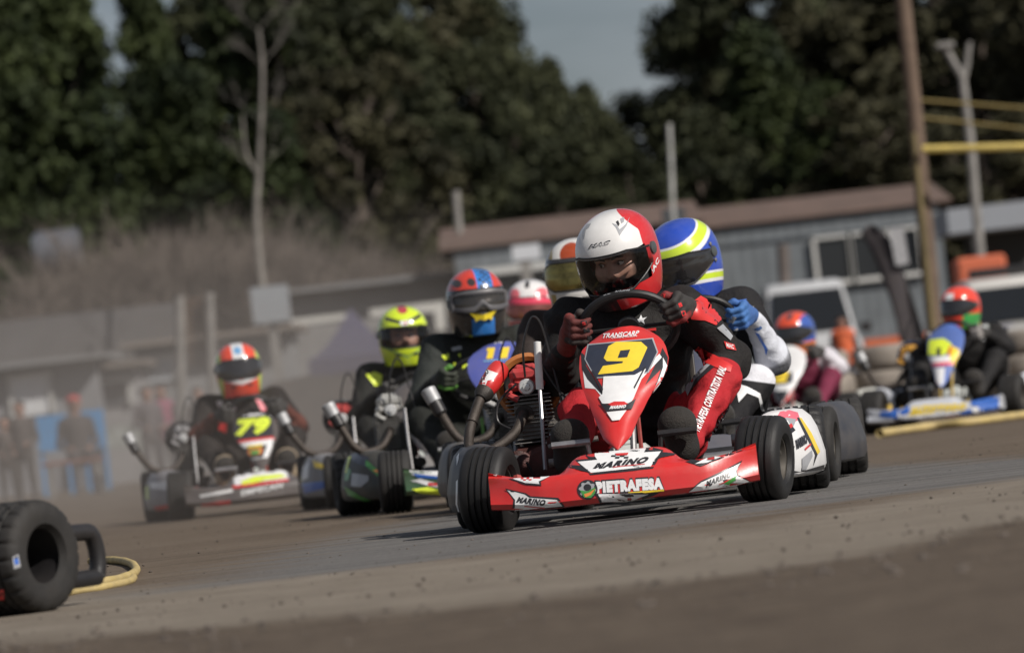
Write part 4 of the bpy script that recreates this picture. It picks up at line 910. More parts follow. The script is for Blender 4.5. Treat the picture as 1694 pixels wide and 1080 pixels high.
# the rest of the field
def n_art(z, *items): return [(k, poly(p, z=z)) for k, p in items]
k2 = dict(name='dark', X=.575, Y=19.65, yaw=2.5, nose=(.1, .1, .12), fair=(.05, .06, .1), pod=(.028, .032, .042), frame=(.1, .1, .1), steer=8, camber=3, rub=RUB, dust=.15, wc=(.07, .42, .60),
  label='dark kart with grey side pod tucked close behind kart 9'); kart(k2)
def f_blue(x, y, z):
    t = np.hypot(x, y + .01); zz = z - .25 * y
    band = .0165 - np.abs(zz - .088); white = .028 - np.abs(zz - .083)
    lower = np.minimum(-(z + .055) , .05 + 0 * z) ; lo = .012 - np.abs(z + .085 + .25 * np.abs(y)); return {'h0': np.maximum(white, .020 - np.abs(z + .085 + .25 * y)), 'h1': np.maximum(band, .010 - np.abs(z + .083 + .25 * y))}
driver({('an', 1): (.10, .24, .19), ('el', 1): (.31, .66, .45), **dict(name='blue', kart=k2, head=loc(k2, 1130, 428, .72), hs=1.0, yaw=-24, pitch=14, roll=-5, h=.008, gh=.0045, suit=(.010, .010, .012), gl=165, gr=8, pelvis=(.06, .96, .2),
  **{}, zones=[(['farm'], (.62, .64, .70)), (lambda P, pr: np.minimum(.035 - np.abs(P[:, 2] - .42 + .25 * (P[:, 0] - .2)), np.where((P[:, 1] < .75) & (gdist(P, pr, ['thigh']) < .03), 1, -1)), (.7, .7, .74))],
  art=n_art(B_, ('b', [(1230, 680), (1340, 660), (1290, 760)]), ('w', [(1300, 780), (1385, 710), (1352, 850), (1320, 830)]), ('b', [(1318, 780), (1368, 735), (1342, 820)]), ('b', [(1395, 875), (1420, 885), (1480, 990), (1470, 1030), (1455, 980)])) + n_art(J2, ('w', [(45, 690), (150, 720), (225, 760), (250, 860), (232, 858), (215, 785), (150, 760), (100, 815), (90, 740)])),
  glove=(.05, .16, .42), glove_cols={1: ((.04, .13, .38), (.04, .13, .38)), -1: ((.04, .13, .38), (.04, .13, .38))}, glove_art={1: n_art(B_, ('e', [(1200, 800), (1240, 770), (1275, 780), (1245, 830), (1215, 830)]), ('w', [(1230, 880), (1280, 850), (1284, 860), (1235, 895)]), ('w', [(1240, 925), (1290, 900), (1292, 910), (1245, 938)]))},
  helmet=dict(base=(.02, .07, .45), visor='dark', vz=(-.062, .040), fields=f_blue, cols=[('h0', (.8, .8, .82), None), ('h1', (.62, .80, .04), None)], bolts=[(84, .035), (84, .008), (84, -.025)]),
  label='driver in blue helmet with lime band, close behind kart 9')})
k3 = dict(name='gold', X=.20, Y=21.6, yaw=4, nose=(.1, .1, .1), fair=(.03, .03, .035), pod=(.10, .10, .10), frame=(.2, .2, .2), steer=5, dust=.3, shroud=(.05, .05, .05), label='kart half hidden behind the red kart, silver exhaust tip showing at its left'); kart(k3)
def f_gold(x, y, z): return {'h0': .03 - np.hypot(x + .0, z - .085) * .7 - .0, 'h1': np.minimum(-(z + .04), .012 - np.abs(z + .055)), 'h2': .008 - np.abs(z - .062), 'h3': .012 - np.abs(np.abs(x) - .088)}
driver(dict(name='gold', kart=k3, head=loc(k3, 956, 453, .75), yaw=-6, pitch=3, roll=0, h=.010, suit=(.05, .04, .04), gl=170, gr=10, collar=(.5, .12, .03), zones=[(['uarm'], (.03, .022, .02))],
  helmet=dict(base=(.72, .70, .66), visor='iridium', fields=f_gold, cols=[('h0', (.35, .05, .01), None), ('h3', (.38, .28, .08), None), ('h2', (.03, .03, .03), None), ('h1', (.6, .6, .6), None)], strip=None),
  label='driver in white and gold helmet with mirrored visor peeking out behind kart 9'))
k4 = dict(name='pink', X=.105, Y=28.6, yaw=2, nose=(.5, .5, .5), fair=(.5, .1, .1), pod=(.5, .5, .5), dust=.3, label='kart almost hidden behind the blue number 11 kart and the red one'); kart(k4)
def f_pink(x, y, z): return {'h0': .030 - np.hypot(np.abs(x) - .07, (z - .07)), 'h1': .012 - np.maximum(np.abs(x + .004), np.abs(z - .118) * .9 - .004) - np.where(y > 0, 1, 0), 'h2': np.minimum(-(z + .05), .02 - np.abs(z + .085)), 'h3': np.minimum(-(z + .06), .03 - np.hypot(x, z + .08)), 'h4': (np.abs(x) - .108)}
driver(dict(name='pink', kart=k4, head=loc(k4, 878, 508, .75), yaw=-4, pitch=2, roll=4, h=.012, gh=.008, suit=(.05, .045, .04), collar=(.55, .12, .03), zones=[(['shoulder'], (.45, .12, .04))], gl=170, gr=10,
  helmet=dict(base=(.75, .73, .72), visor='pink', fields=f_pink, cols=[('h4', (.45, .42, .05), None), ('h0', (.75, .15, .18), None), ('h1', (.02, .02, .02), None), ('h2', (.65, .12, .13), None), ('h3', (.65, .5, .05), None)], strip=(.75, .06, .12)),
  label='driver in white helmet with pink visor strip behind the number 11 kart'))
# kart 11
kk = dict(name='eleven', X=-.14, Y=24.1, yaw=-6, nose=(.03, .10, .04), fair=(.07, .10, .42), pod=(.022, .03, .03), frame=(.1, .35, .03), head=(.4, .4, .38), headmetal=1, steer=6, dust=.25, fair_shift=(.095, 0, .085), ex=-.36, fair_sx=1.2,
  nose_art=n_art(F2, ('w', [(482, 838), (560, 838), (640, 850), (640, 866), (540, 862), (500, 858)]), ('b', [(500, 852), (640, 868), (640, 876), (520, 868)]), ('w', [(490, 880), (530, 872), (640, 905), (640, 912), (560, 900)]), ('n', [(495, 915), (560, 905), (640, 925), (640, 935), (540, 928)]), ('r', [(560, 888), (600, 890), (600, 900), (560, 900)])),
  pod_artL=n_art(F2, ('v', [(265, 770), (330, 790), (320, 830), (262, 800)]), ('g', [(320, 800), (380, 850), (374, 870), (318, 822)]), ('e', [(265, 850), (330, 860), (330, 880), (300, 905), (262, 900)]), ('g', [(235, 900), (300, 940), (350, 960), (345, 970), (250, 935)]), ('o', [(345, 840), (375, 835), (370, 852)]), ('g', [(240, 820), (262, 840), (250, 880), (236, 880)]), ('n', [(250, 790), (262, 785), (245, 850), (238, 850)])),
  fair_art=[('w', text('FR-7', (565, 810), (740, 800), (580, 775), .3, .03, E2)), ('y', poly([(574, 842), (644, 838), (622, 938), (564, 941), (582, 868), (566, 868)], z=E2)), ('y', poly([(696, 838), (774, 832), (750, 932), (682, 936), (704, 864), (688, 864)], z=E2)), ('s', poly([(540, 955), (760, 945), (760, 952), (540, 965)], z=E2))],
  label='kart with blue fairing reading 11 in yellow, bare engine and side exhaust')
kart(kk)
def f_mx(x, y, z):
    fr = np.where(y < .12, 1, -1) * 1.
    chk = np.where((np.floor(x / .014) + np.floor(np.arctan2(z, -y) / .10)) % 2 == 0, .01, -.01)
    return {'h0': .036 - np.abs(x - .026), 'h1': np.minimum(.032 - np.abs(x - .030), np.minimum(chk, z - .03)), 'h2': np.where(z < .058 - .2 * np.maximum(y, 0), .01, -.01) * 1., 'h3': np.minimum(-(z + .075), .05 - np.abs(x)), 'h4': np.minimum(.012 - np.abs(z + .115), .08 - np.abs(x)), 'h5': np.minimum(.018 - np.hypot(np.abs(x + .06) - .028, z - .085), .1)}
driver(dict(name='eleven', kart=kk, head=loc(kk, 787, 498, .75), yaw=4, pitch=2, roll=0, h=.009, gh=.006, s=1.0, suit=(.014, .016, .014), gl=172, gr=12, zones=[(['uarm'], (.025, .03, .028))],
  art=n_art(E2, ('e', [(250, 840), (340, 820), (350, 850), (260, 870)]), ('n', [(160, 910), (225, 890), (230, 935), (190, 945)]), ('n', [(270, 970), (290, 965), (300, 1030), (280, 1020)]), ('n', [(340, 950), (400, 940), (400, 990), (355, 1030)]), ('n', [(310, 900), (330, 890), (335, 930)])),
  glove=(.02, .03, .02), glove_cols={1: ((.02, .025, .02), (.08, .25, .03)), -1: ((.02, .025, .02), (.08, .25, .03))}, helmet=dict(base=(.62, .05, .03), visor='goggles', fields=f_mx, cols=[('h0', (.03, .22, .65), None), ('h1', (.02, .03, .05), None), ('h5', (.04, .03, .03), None), ('h2', (.02, .02, .022), None), ('h3', (.03, .2, .6), None)]),
  label='driver in red and blue checked helmet with goggles behind number 11'))
# neon driver's kart
k7 = dict(name='neon', X=-.50, Y=27.8, yaw=-3, nose=(.2, .2, .2), fair=(.05, .05, .06), pod=(.25, .27, .30), head=(.45, .03, .03), shroud=(.04, .04, .045), steer=4, dust=.4, ex=-.36, tipx=-.03,
  pod_artL=n_art(F2, ('y', [(110, 800), (160, 820), (180, 840), (120, 830)]), ('w', [(75, 830), (100, 800), (95, 870), (70, 880)]), ('b', [(70, 890), (180, 880), (190, 900), (80, 930)]), ('w', [(185, 840), (198, 850), (198, 890), (185, 880)])),
  label='dusty kart with grey side pod and red topped engine behind kart 11'); kart(k7)
def f_neon(x, y, z): return {'h0': np.minimum(.010 - np.abs(z - .062 - .35 * np.abs(x)), .09 - np.abs(x)) - np.where(y > 0, 1, 0), 'h1': .018 - np.hypot(x * .7, z - .128) - np.where(y > .02, 1, 0), 'h2': np.minimum(.011 - np.abs(z - .066), .022 - np.abs(x)) - np.where(y > 0, 1, 0), 'h3': np.minimum(.007 - np.abs(z - .066), .006 - np.abs(x - .004)) - np.where(y > 0, 1, 0), 'h4': .004 - np.abs(z + .105 - .5 * np.abs(x))}
driver(dict(name='neon', kart=k7, head=loc(k7, 667, 553, .75), yaw=3, pitch=5, roll=1, h=.010, gh=.007, suit=(.014, .015, .014), gl=172, gr=12, art=n_art(F2, ('n', [(318, 470), (350, 458), (380, 470), (376, 510), (350, 512)]), ('n', [(600, 390), (640, 375), (640, 400), (615, 410)])),
  helmet=dict(base=(.62, .78, .03), visor='clear', fields=f_neon, cols=[('h0', (.03, .03, .03), None), ('h2', (.8, .8, .8), None), ('h3', (.6, .05, .05), None), ('h1', (.45, .05, .06), None), ('h4', (.05, .25, .15), None)], vz=(-.054, .046)),
  label='driver in neon yellow full face helmet behind the number 11 kart'))
# kart 79
k8 = dict(name='seventynine', X=-1.44, Y=30.5, yaw=-5, nose=(.08, .07, .07), fair=(.06, .05, .05), pod=(.30, .30, .33), head=(.25, .25, .26), shroud=(.03, .03, .035), steer=4, dust=.3, ex=-.36, tipx=-.03, fair_shift=(.0, 0, .01), fair_sx=.88, fair_sz=.82,
  nose_art=n_art(H2, ('w', [(590, 800), (660, 740), (800, 735), (870, 765), (880, 800), (740, 815), (600, 835)]), ('n', [(630, 815), (700, 788), (840, 775), (870, 790), (760, 808), (640, 838)]), ('r', [(585, 838), (720, 822), (880, 800), (880, 812), (720, 835), (590, 850)]), ('r', [(420, 930), (575, 912), (580, 935), (430, 950)]), ('w', [(412, 885), (585, 852), (590, 868), (420, 898)])) + [('w', text('EMPECAN', (632, 890), (856, 845), (626, 862), .2, .03, H2))],
  pod_artL=n_art(H2, ('w', [(150, 820), (240, 815), (260, 840), (255, 860), (160, 850)]), ('n', [(130, 840), (145, 835), (148, 910), (135, 905)]), ('r', [(170, 945), (270, 930), (272, 955), (190, 968)])),
  fair_art=n_art(H2, ('w', [(570, 450), (800, 430), (800, 475), (580, 500)]), ('k', [(585, 480), (790, 462), (800, 580), (780, 592), (610, 605), (585, 560)]), ('r', [(600, 600), (800, 578), (806, 596), (620, 622)]), ('w', [(610, 615), (800, 590), (790, 640), (768, 690), (650, 705), (640, 670)]), ('k', [(650, 640), (768, 622), (745, 690), (672, 696)]), ('o', [(668, 650), (745, 640), (738, 672), (676, 680)]), ('y', [(665, 630), (745, 620), (742, 632), (668, 642)]), ('g', [(680, 655), (730, 650), (725, 672), (688, 676)])) + [('n', text('79', (600, 582), (785, 562), (598, 492), .2, .075, H2))],
  label='dusty kart with neon 79 on its fairing and bent exhaust at its side')
kart(k8)
def f_79(x, y, z): return {'h0': np.minimum(z - .045, .033 - np.abs(x)) - np.where(y > .1, 1, 0), 'h1': .022 - np.hypot(x, z - .1) - np.where(y > .05, 1, 0), 'h2': .012 - np.abs(np.abs(x) - .108), 'h3': np.minimum(-(z + .058), .012 - np.abs(z + .078 - .3 * np.abs(x)))}
driver(dict(name='seventynine', kart=k8, head=loc(k8, 394, 610, .75), yaw=2, pitch=1, roll=-1, h=.011, gh=.008, suit=(.016, .013, .012), gl=172, gr=10, wc=None, zones=[(['farm'], (.11, .03, .02))], collar=None,
  art=n_art(H2, ('w', [(550, 410), (600, 398), (605, 440), (560, 445)]), ('w', [(500, 395), (530, 388), (535, 415), (510, 420)]), ('p', [(700, 370), (725, 362), (765, 440), (740, 450)]), ('w', [(715, 365), (740, 380), (738, 400)]), ('r', [(505, 440), (560, 470), (555, 560), (510, 540)]), ('r', [(805, 450), (825, 480), (815, 560)])),
  glove=(.04, .04, .04), boot=(.42, .33, .22), helmet=dict(base=(.75, .07, .03), visor='dark', fields=f_79, cols=[('h2', (.55, .7, .1), None), ('h0', (.75, .75, .75), None), ('h1', (.15, .35, .6), None), ('h3', (.75, .75, .75), None)]),
  label='driver in orange red helmet wearing black suit behind the number 79'))
# right-hand karts
k10 = dict(name='ten', X=2.51, Y=34.0, yaw=17, nose=(.58, .60, .64), fair=(.07, .14, .42), pod=(.6, .62, .66), head=(.6, .3, .03), shroud=(.03, .05, .12), frame=(.6, .4, .03), steer=0, dust=.15, ex=-.33, fair_shift=(0, 0, .02), fair_sx=.82, nose_sz=.78,
  nose_art=n_art(I2, ('w', [(260, 845), (400, 860), (420, 905), (330, 900)]), ('w', [(420, 885), (700, 870), (840, 830), (830, 890), (640, 915), (430, 915)]), ('b', [(225, 835), (275, 838), (320, 862), (320, 880), (250, 870)]), ('k', [(300, 905), (400, 915), (520, 915), (620, 905), (620, 930), (460, 945), (330, 935)]), ('b', [(225, 820), (330, 835), (330, 905), (225, 900)]), ('b', [(800, 790), (930, 760), (930, 890), (820, 900)]), ('b', [(760, 810), (905, 780), (900, 885), (845, 885), (850, 850), (770, 830)]), ('y', [(380, 880), (540, 862), (540, 876), (400, 892)]), ('r', [(500, 915), (560, 905), (560, 925), (505, 930)])) + [('y', text('AUTOTODO', (400, 880), (735, 858), (402, 838), .1, .08, I2)), ('b', poly([(330, 850), (400, 838), (398, 880), (350, 890)], z=I2)), ('r', poly([(600, 890), (700, 880), (690, 900), (600, 905)], z=I2)), ('b', poly([(700, 870), (760, 850), (790, 880), (740, 905), (690, 905)], z=I2)), ('y', poly([(480, 925), (540, 918), (530, 945), (480, 948)], z=I2)), ('k', poly([(660, 905), (750, 895), (745, 915), (660, 925)], z=I2))],
  fair_art=n_art(I2, ('n', [(520, 440), (600, 432), (645, 460), (650, 500), (600, 535), (510, 530), (512, 470)]), ('k', [(560, 490), (585, 485), (585, 535), (560, 535)]), ('w', [(495, 610), (610, 605), (600, 690), (560, 760), (500, 755), (495, 690)]), ('r', [(520, 700), (570, 690), (560, 750), (510, 760)]), ('y', [(640, 470), (695, 500), (690, 570), (660, 600), (625, 540)]), ('r', [(630, 490), (650, 480), (640, 530), (625, 540)]), ('y', [(480, 760), (600, 755), (610, 800), (560, 822), (480, 800)]), ('p', [(510, 580), (660, 570), (660, 590), (510, 600)]), ('w', [(510, 545), (640, 535), (640, 570), (512, 580)])),
  pod_artR=n_art(I2, ('b', [(1010, 715), (1035, 700), (1030, 850), (1012, 850)]), ('y', [(1040, 730), (1065, 720), (1065, 790), (1045, 800)]), ('s', [(1065, 700), (1080, 700), (1080, 850), (1066, 850)])),
  label='blue, white and yellow kart running alone at the far right'); kart(k10)
def f_ten(x, y, z): return {'h0': np.minimum(.022 - np.abs(z - .075), .032 - np.abs(x + .012)) - np.where(y > .05, 1, 0), 'h1': np.minimum(-(z + .05), np.abs(x) - .06 - (z + .12) * .3)}
driver(dict(name='ten', kart=k10, head=loc(k10, 1589, 508, .75), hs=.9, s=.95, yaw=-14, pitch=0, roll=1, h=.012, gh=.009, suit=(.012, .012, .013), gl=178, gr=4, zones=[(['shoulder'], (.6, .6, .62))], glove=(.3, .28, .27), collar=(.35, .2, .03),
  helmet=dict(base=(.8, .06, .03), visor='dark', fields=f_ten, cols=[('h0', (.8, .8, .8), None), ('h1', (.05, .35, .08), None)]), label='driver in orange red helmet with green jaw at the far right'))
k11 = dict(name='two', X=1.68, Y=36.6, yaw=13, nose=(.5, .5, .5), fair=(.75, .75, .75), pod=(.55, .55, .5), head=(.4, .4, .4), steer=0, dust=.2, fair_shift=(-.01, 0, .02),
  fair_art=n_art(J2, ('v', [(250, 645), (300, 630), (420, 632), (425, 690), (380, 705), (270, 705)]), ('r', [(430, 720), (455, 700), (440, 760), (370, 830), (360, 820)]), ('k', [(280, 750), (400, 742), (360, 850), (300, 850)])) + [('y', text('2', (290, 700), (400, 692), (292, 632), .3, .08, J2))],
  pod_artR=n_art(J2, ('p', [(800, 860), (835, 850), (850, 910), (815, 930)]), ('y', [(855, 860), (870, 870), (885, 950), (872, 980)]), ('w', [(790, 830), (820, 826), (830, 850), (800, 858)])),
  label='kart with white fairing and yellow 2 behind the dark side pod'); kart(k11)
def f_two(x, y, z): return {'h0': np.minimum(.020 - np.hypot(x - .02, z - .115), .1), 'h1': x - .085, 'h2': np.minimum(-(z + .06), x + .02), 'h3': np.minimum(-(z + .05), -x - .02)}
driver(dict(name='two', kart=k11, head=loc(k11, 1315, 551, .75), yaw=-14, pitch=4, roll=0, h=.012, gh=.009, suit=(.16, .02, .05), gl=165, gr=10, zones=[(['uarm', 'farm'], (.6, .58, .62)), (['shoulder'], (.22, .02, .05))],
  helmet=dict(base=(.75, .08, .03), visor='dark', fields=f_two, cols=[('h1', (.04, .1, .4), None), ('h0', (.05, .05, .06), None), ('h2', (.8, .2, .03), None), ('h3', (.1, .1, .1), None)]), label='driver in orange and blue helmet with magenta suit behind the 2'))
# kart leaving the frame at the left: only its rear wheel and bumper loop are in view
r0 = G(38, 1017); kb = empty('racing_kart', (r0.x - .0, r0.y, 0), R(-34)); tag(kb, 'kart cut off by the left edge, its big rear tyre and black bumper loop showing', 'kart', 'racing karts out on the dirt track')
kw = empty('rear_wheel', (0, 0, .14), 0, kb); tm_ = tyre_rear(.14, .20, 120).setbase(); kMi = (Matrix.Translation((r0.x, r0.y, .14)) @ Matrix.Rotation(R(-34), 4, 'Z')).inverted(); ms_ = decals(tm_, n_art((0, 0, 1), ('e', [(20, 921), (30, 916), (34, 937), (23, 941)]), ('b', [(22, 925), (29, 922), (31, 932), (25, 934)]), ('r', [(-4, 975), (6, 975), (7, 992), (-4, 992)])), kMi, 1); tm_.build('tyre', [RUB] + ms_, kw, 40); t = MB(); t.lathe([(-.07, .001), (-.065, .066), (-.03, .068), (.03, .069), (.068, .073), (.078, .075), (.08, .071)], (0, 0, 0), (1, 0, 0), 40); t.build('rim', BLK, kw, 40)
t = MB()
pts = [(-.05, .08, .068), (-.05, .34, .066), (-.05, .372, .075), (-.05, .380, .125), (-.05, .365, .172), (-.05, .32, .182), (-.05, .08, .182)]
t.tube(spline(pts, 5), .022, 12, sq=1.0); t.box((-.05, .15, .12), (.05, .14, .15), bev=.015); t.build('rear_bumper', BLK, kb)
t = MB().tube([(-.9, 0, .14), (-.075, 0, .14)], .02, 12); t.build('rear_axle', STEEL, kb)
t = MB(); t.tube([(-.2, .0, .09), (-.25, -1.1, .075)], .014, 8); t.tube([(-.7, .0, .09), (-.65, -1.1, .075)], .014, 8); t.tube([(-.2, -.3, .08), (-.7, -.3, .08)], .014, 8); t.build('chassis_frame', FRM, kb)
wheel(kb, (-.9, 0, .140), .140, .20, 'r', RUB, 0, 0, -1)
# ------------------------------------------------------------ surroundings
def corr_mat(name, c, period=.12, dust=.2, rough=.55, metal=.2, axis='X'):
    m = mat(name, c, rough, metal, var=.25, scale=2.2, dust=dust); m = m.copy(); m.name = name; n = m.node_tree.nodes; L = m.node_tree.links; b = n['Principled BSDF']
    tc = n.new('ShaderNodeTexCoord'); w = n.new('ShaderNodeTexWave'); w.inputs['Scale'].default_value = 1 / period / 3.14; w.bands_direction = axis; L.new(tc.outputs['Object'], w.inputs['Vector'])
    bp = n.new('ShaderNodeBump'); bp.inputs['Strength'].default_value = 1; bp.inputs['Distance'].default_value = .006; L.new(w.outputs['Fac'], bp.inputs['Height']); L.new(bp.outputs[0], b.inputs['Normal'])
    return m
def GZ(x, y, D): p = W(x, y, D); return p
def quad_prism(pts, D, th, back=True):
    """pixel outline at distance D given real thickness th (metres, away from the camera)"""
    return [W(x, y, D) for x, y in pts], V(0, th, 0)
def px(x, y, D): return W(x, y, D)
def rel(root, p): return Vector(p) - root.location
GRAYW = corr_mat('grey_blue_corrugated_sheet', (.14, .16, .175), .22, .12)
RUST = mat('rusty_roof_sheet', (.115, .072, .056), .85, 0, var=.45, scale=1.6, dust=.2, bump=.3, bscale=8)
WALLG = mat('grey_plaster', (.20, .20, .205), .9, var=.2, scale=1.5, dust=.2)
WIN = mat('dark_window_glass', (.02, .022, .025), .08, var=.1, coat=.3); FRW = mat('white_frame', (.55, .55, .53), .6, var=.1, dust=.1)
WOOD = mat('weathered_wood', (.13, .09, .065), .9, var=.3, scale=6); PALE = mat('pale_post', (.23, .22, .205), .8, var=.3, scale=5)
CONC = mat('concrete', (.30, .29, .27), .9, var=.2, scale=3, bump=.2, bscale=20)
def bld(name, loc, label, cat='building'): e = empty(name, loc); tag(e, label, cat); return e
def wbox(m, r, x0, x1, z0, z1, y0, y1, mi=0): m.box(((x0 + x1) / 2 - r.x, (y0 + y1) / 2 - r.y, (z0 + z1) / 2 - r.z), (x1 - x0, y1 - y0, z1 - z0), mi); return m
# long grey shed, right section (window side)
D0 = 104.
def shed(px0, px1, D, eav, roofz, label, name='metal_shed'):
    a = px(px0, 400, D); b = px(px1, 400, D); e = bld(name, ((a.x + b.x) / 2, D, 0), label); r = e.location
    m = MB(); wbox(m, r, a.x, b.x, 0, eav, D, D + 6); m.build('wall', GRAYW, e, 0)
    m = MB(); m.prism([V(a.x - .25 - r.x, -.12, eav + .0), V(a.x - .25 - r.x, -.12, eav + .04), V(a.x - .25 - r.x, 4.5, roofz + .35), V(a.x - .25 - r.x, 6.3, roofz + .35), V(a.x - .25 - r.x, 6.3, eav + .0)], (b.x - a.x + .5, 0, 0)); m.build('roof', RUST, e, 0)
    return e, r, a, b
e, r, a, b = shed(1155, 1560, 104, 3.37, 3.55, 'long grey corrugated shed with rusty roof and white framed windows')
m = MB(); wbox(m, r, a.x + .02, b.x - .02, 3.0, 3.05, 103.96, 104); m.build('trim', mat('dark_sheet_joint', (.07, .08, .09), .7), e, 0)
for (wx0, wx1) in ((1347, 1404), (1408, 1462), (1470, 1520)):
    p = px(wx0, 400, 103.9); q = px(wx1, 400, 103.9); wo = MB(); wbox(wo, r, p.x, q.x, 2.16, 2.96, 103.93, 103.98); wm_ = wo.build('window', WIN, e, 0)
    fr = MB(); 
    for (u0, u1, v0, v1) in ((p.x - .05, p.x + .02, 2.10, 2.97), (q.x - .02, q.x + .05, 2.10, 2.97), (p.x - .05, q.x + .05, 2.08, 2.16), (p.x - .05, q.x + .05, 2.94, 2.995)): wbox(fr, r, u0, u1, v0, v1, 103.86, 103.95)
    fr.build('frame', FRW, wm_, 0)
m = MB(); p = px(1424, 510, 103.9); wbox(m, r, p.x, b.x - .3, .86, 1.03, 103.95, 103.99); m.build('orange_band', mat('orange_stripe_paint', (.55, .12, .04), .6, dust=.1), e, 0)
e, r, a, b = shed(748, 1146, 101, 3.42, 3.62, 'lower grey shed with long rusty roof and dark wide opening')
p = px(792, 420, 101); q = px(955, 420, 101); m = MB(); wbox(m, r, p.x, q.x, 2.0, 2.9, 100.93, 100.98); wo = m.build('window', WIN, e, 0)
m = MB(); wbox(m, r, p.x - .1, q.x + .1, 2.9, 3.02, 100.7, 100.97); wbox(m, r, p.x - .06, p.x, 1.9, 2.9, 100.85, 100.97); m.build('frame', FRW, wo, 0)
m = MB(); p = px(1120, 400, 100.4); wbox(m, r, p.x - .2, p.x + .2, 0, 3.7, 100.4, 100.9); m.build('gutter_post', mat('dark_post', (.06, .065, .07), .8), e, 0)
def post(name, pts, D, rad, m_, label, cat='post', foot=True, group=None):
    P = [px(x, y, D) for x, y in pts]; 
    if foot: l = P[-1]; P.append(V(l.x + (l.x - P[-2].x) * .0, l.y, 0))
    root = P[-1]; mb = MB().tube([p - root for p in P], rad, 10); o = mb.build(name, m_, None, 40, loc=root); tag(o, label, cat, group); return o
post('utility_pole', [(1488, -60), (1514, 190), (1548, 560)], 62, [.085, .085, .095, .10], WOOD, 'tall weathered wooden pole with a yellow bar meeting it', 'pole')
post('yellow_post', [(1511, 220), (1522, 330), (1544, 560)], 61.6, .035, mat('faded_yellow_paint', (.15, .115, .05), .7, var=.3, scale=4), 'thin faded yellow post fixed along the tall wooden pole', 'post')
YP = mat('yellow_rail_paint', (.50, .38, .09), .6, var=.25, scale=5, dust=.15)
def bar(name, p0, p1, D0_, D1, rad, m_, label, cat='rail', n=8):
    a = px(*p0, D0_); b = px(*p1, D1); mid = (a + b) / 2; o = MB().tube([a - mid, b - mid], rad, n).build(name, m_, None, 40, loc=mid); return tag(o, label, cat)
bar('crossbar', (1526, 247), (1760, 241), 61.5, 61.5, .042, YP, 'thick yellow crossbar running right from the tall wooden pole')
YD = mat('dull_yellow_cable', (.20, .15, .05), .8)
bar('cable', (1522, 166), (1760, 184), 70, 70, .02, YD, 'upper thin yellowish cable beyond the crossbar', 'cable')
bar('cable', (1524, 195), (1760, 220), 70, 70, .018, YD, 'lower thin yellowish cable just above the crossbar', 'cable')
lp = post('lamp_post', [(1592, 128), (1606, 240), (1622, 430)], 92, [.06, .075, .085, .09], PALE, 'pale forked lamp post rising behind the crossbar', 'lamp post'); rt_ = lp.location
m = MB(); m.tube([px(1594, 130, 92) - rt_, px(1578, 105, 92) - rt_, px(1563, 76, 92) - rt_], [.06, .055, .05], 8); m.tube([px(1594, 130, 92) - rt_, px(1600, 105, 92) - rt_, px(1604, 70, 92) - rt_], [.055, .045, .04], 8); m.box(px(1563, 76, 92) - rt_, (.3, .2, .1), 0, None, .03); m.build('lamp_arm', PALE, lp)
post('white_pole', [(1107, 205), (1110, 265), (1113, 350)], 98, [.04, .04, .04, .045], mat('peeling_white_paint', (.42, .42, .40), .7, var=.4, scale=3), 'thin peeling white pole in front of the rusty roof', 'pole')
post('short_post', [(754, 316), (757, 360)], 104, .07, PALE, 'short stub of post showing above the left end of the rusty roof')
post('grey_pole', [(1295, 405), (1300, 500)], 90, .10, mat('rusty_grey_pole', (.12, .10, .09), .85, var=.3, scale=3), 'stout grey brown pole in front of the white van', 'pole')
# white box sign on its stand
p = px(871, 452, 84); e = empty('sign_box', (p.x, 84, 0)); tag(e, 'blank white box sign on a pale stand in front of the dark opening', 'sign'); r = e.location
q0 = px(849, 432, 84); q1 = px(893, 408, 84); m = MB(); wbox(m, r, q0.x, q1.x, q0.z, q1.z + .05, 84, 84.15); m.build('panel', mat('sign_white', (.55, .57, .6), .6, dust=.08), e, 0); m = MB(); wbox(m, r, p.x - .08, p.x + .08, 0, q0.z, 84.03, 84.12); m.build('stand', PALE, e, 0)
# feather flag
p = px(1520, 600, 58); e = empty('feather_flag', (p.x, 58, 0)); tag(e, 'dark curved feather flag leaning beside the tall wooden pole', 'flag')
cl = [(1444, 372, 1436), (1462, 385, 1424), (1478, 410, 1438), (1490, 440, 1452), (1500, 470, 1463), (1510, 500, 1474), (1520, 530, 1482), (1528, 560, 1488), (1534, 600, 1498)]
P = [[W(x0 + (x1 - x0) * t, y, 58 + .05 * math.sin(i * .9 + t * 3)) - e.location for t in (0, .25, .5, .75, 1)] for i, (x1, y, x0) in enumerate(cl)]
fo = MB().grid(P).build('cloth', mat('dark_flag_cloth', (.035, .03, .035), .8, var=.15, scale=4, dust=.1), e, 180); md = fo.modifiers.new('thick', 'SOLIDIFY'); md.thickness = .01
MB().tube([W(x1, y, 58.0) - e.location for x1, y, x0 in cl] + [V(0, 0, 0)], .014, 8).build('flag_pole', BLK, e)
m = MB(); q = [(1470, 378), (1494, 376), (1504, 436), (1482, 440)]; m.prism([W(x, y, 57.9) - e.location for x, y in q], (0, .012, 0)); m.build('white_patch', mat('flag_white_patch', (.32, .32, .33), .8, var=.5, scale=30), e, 0)
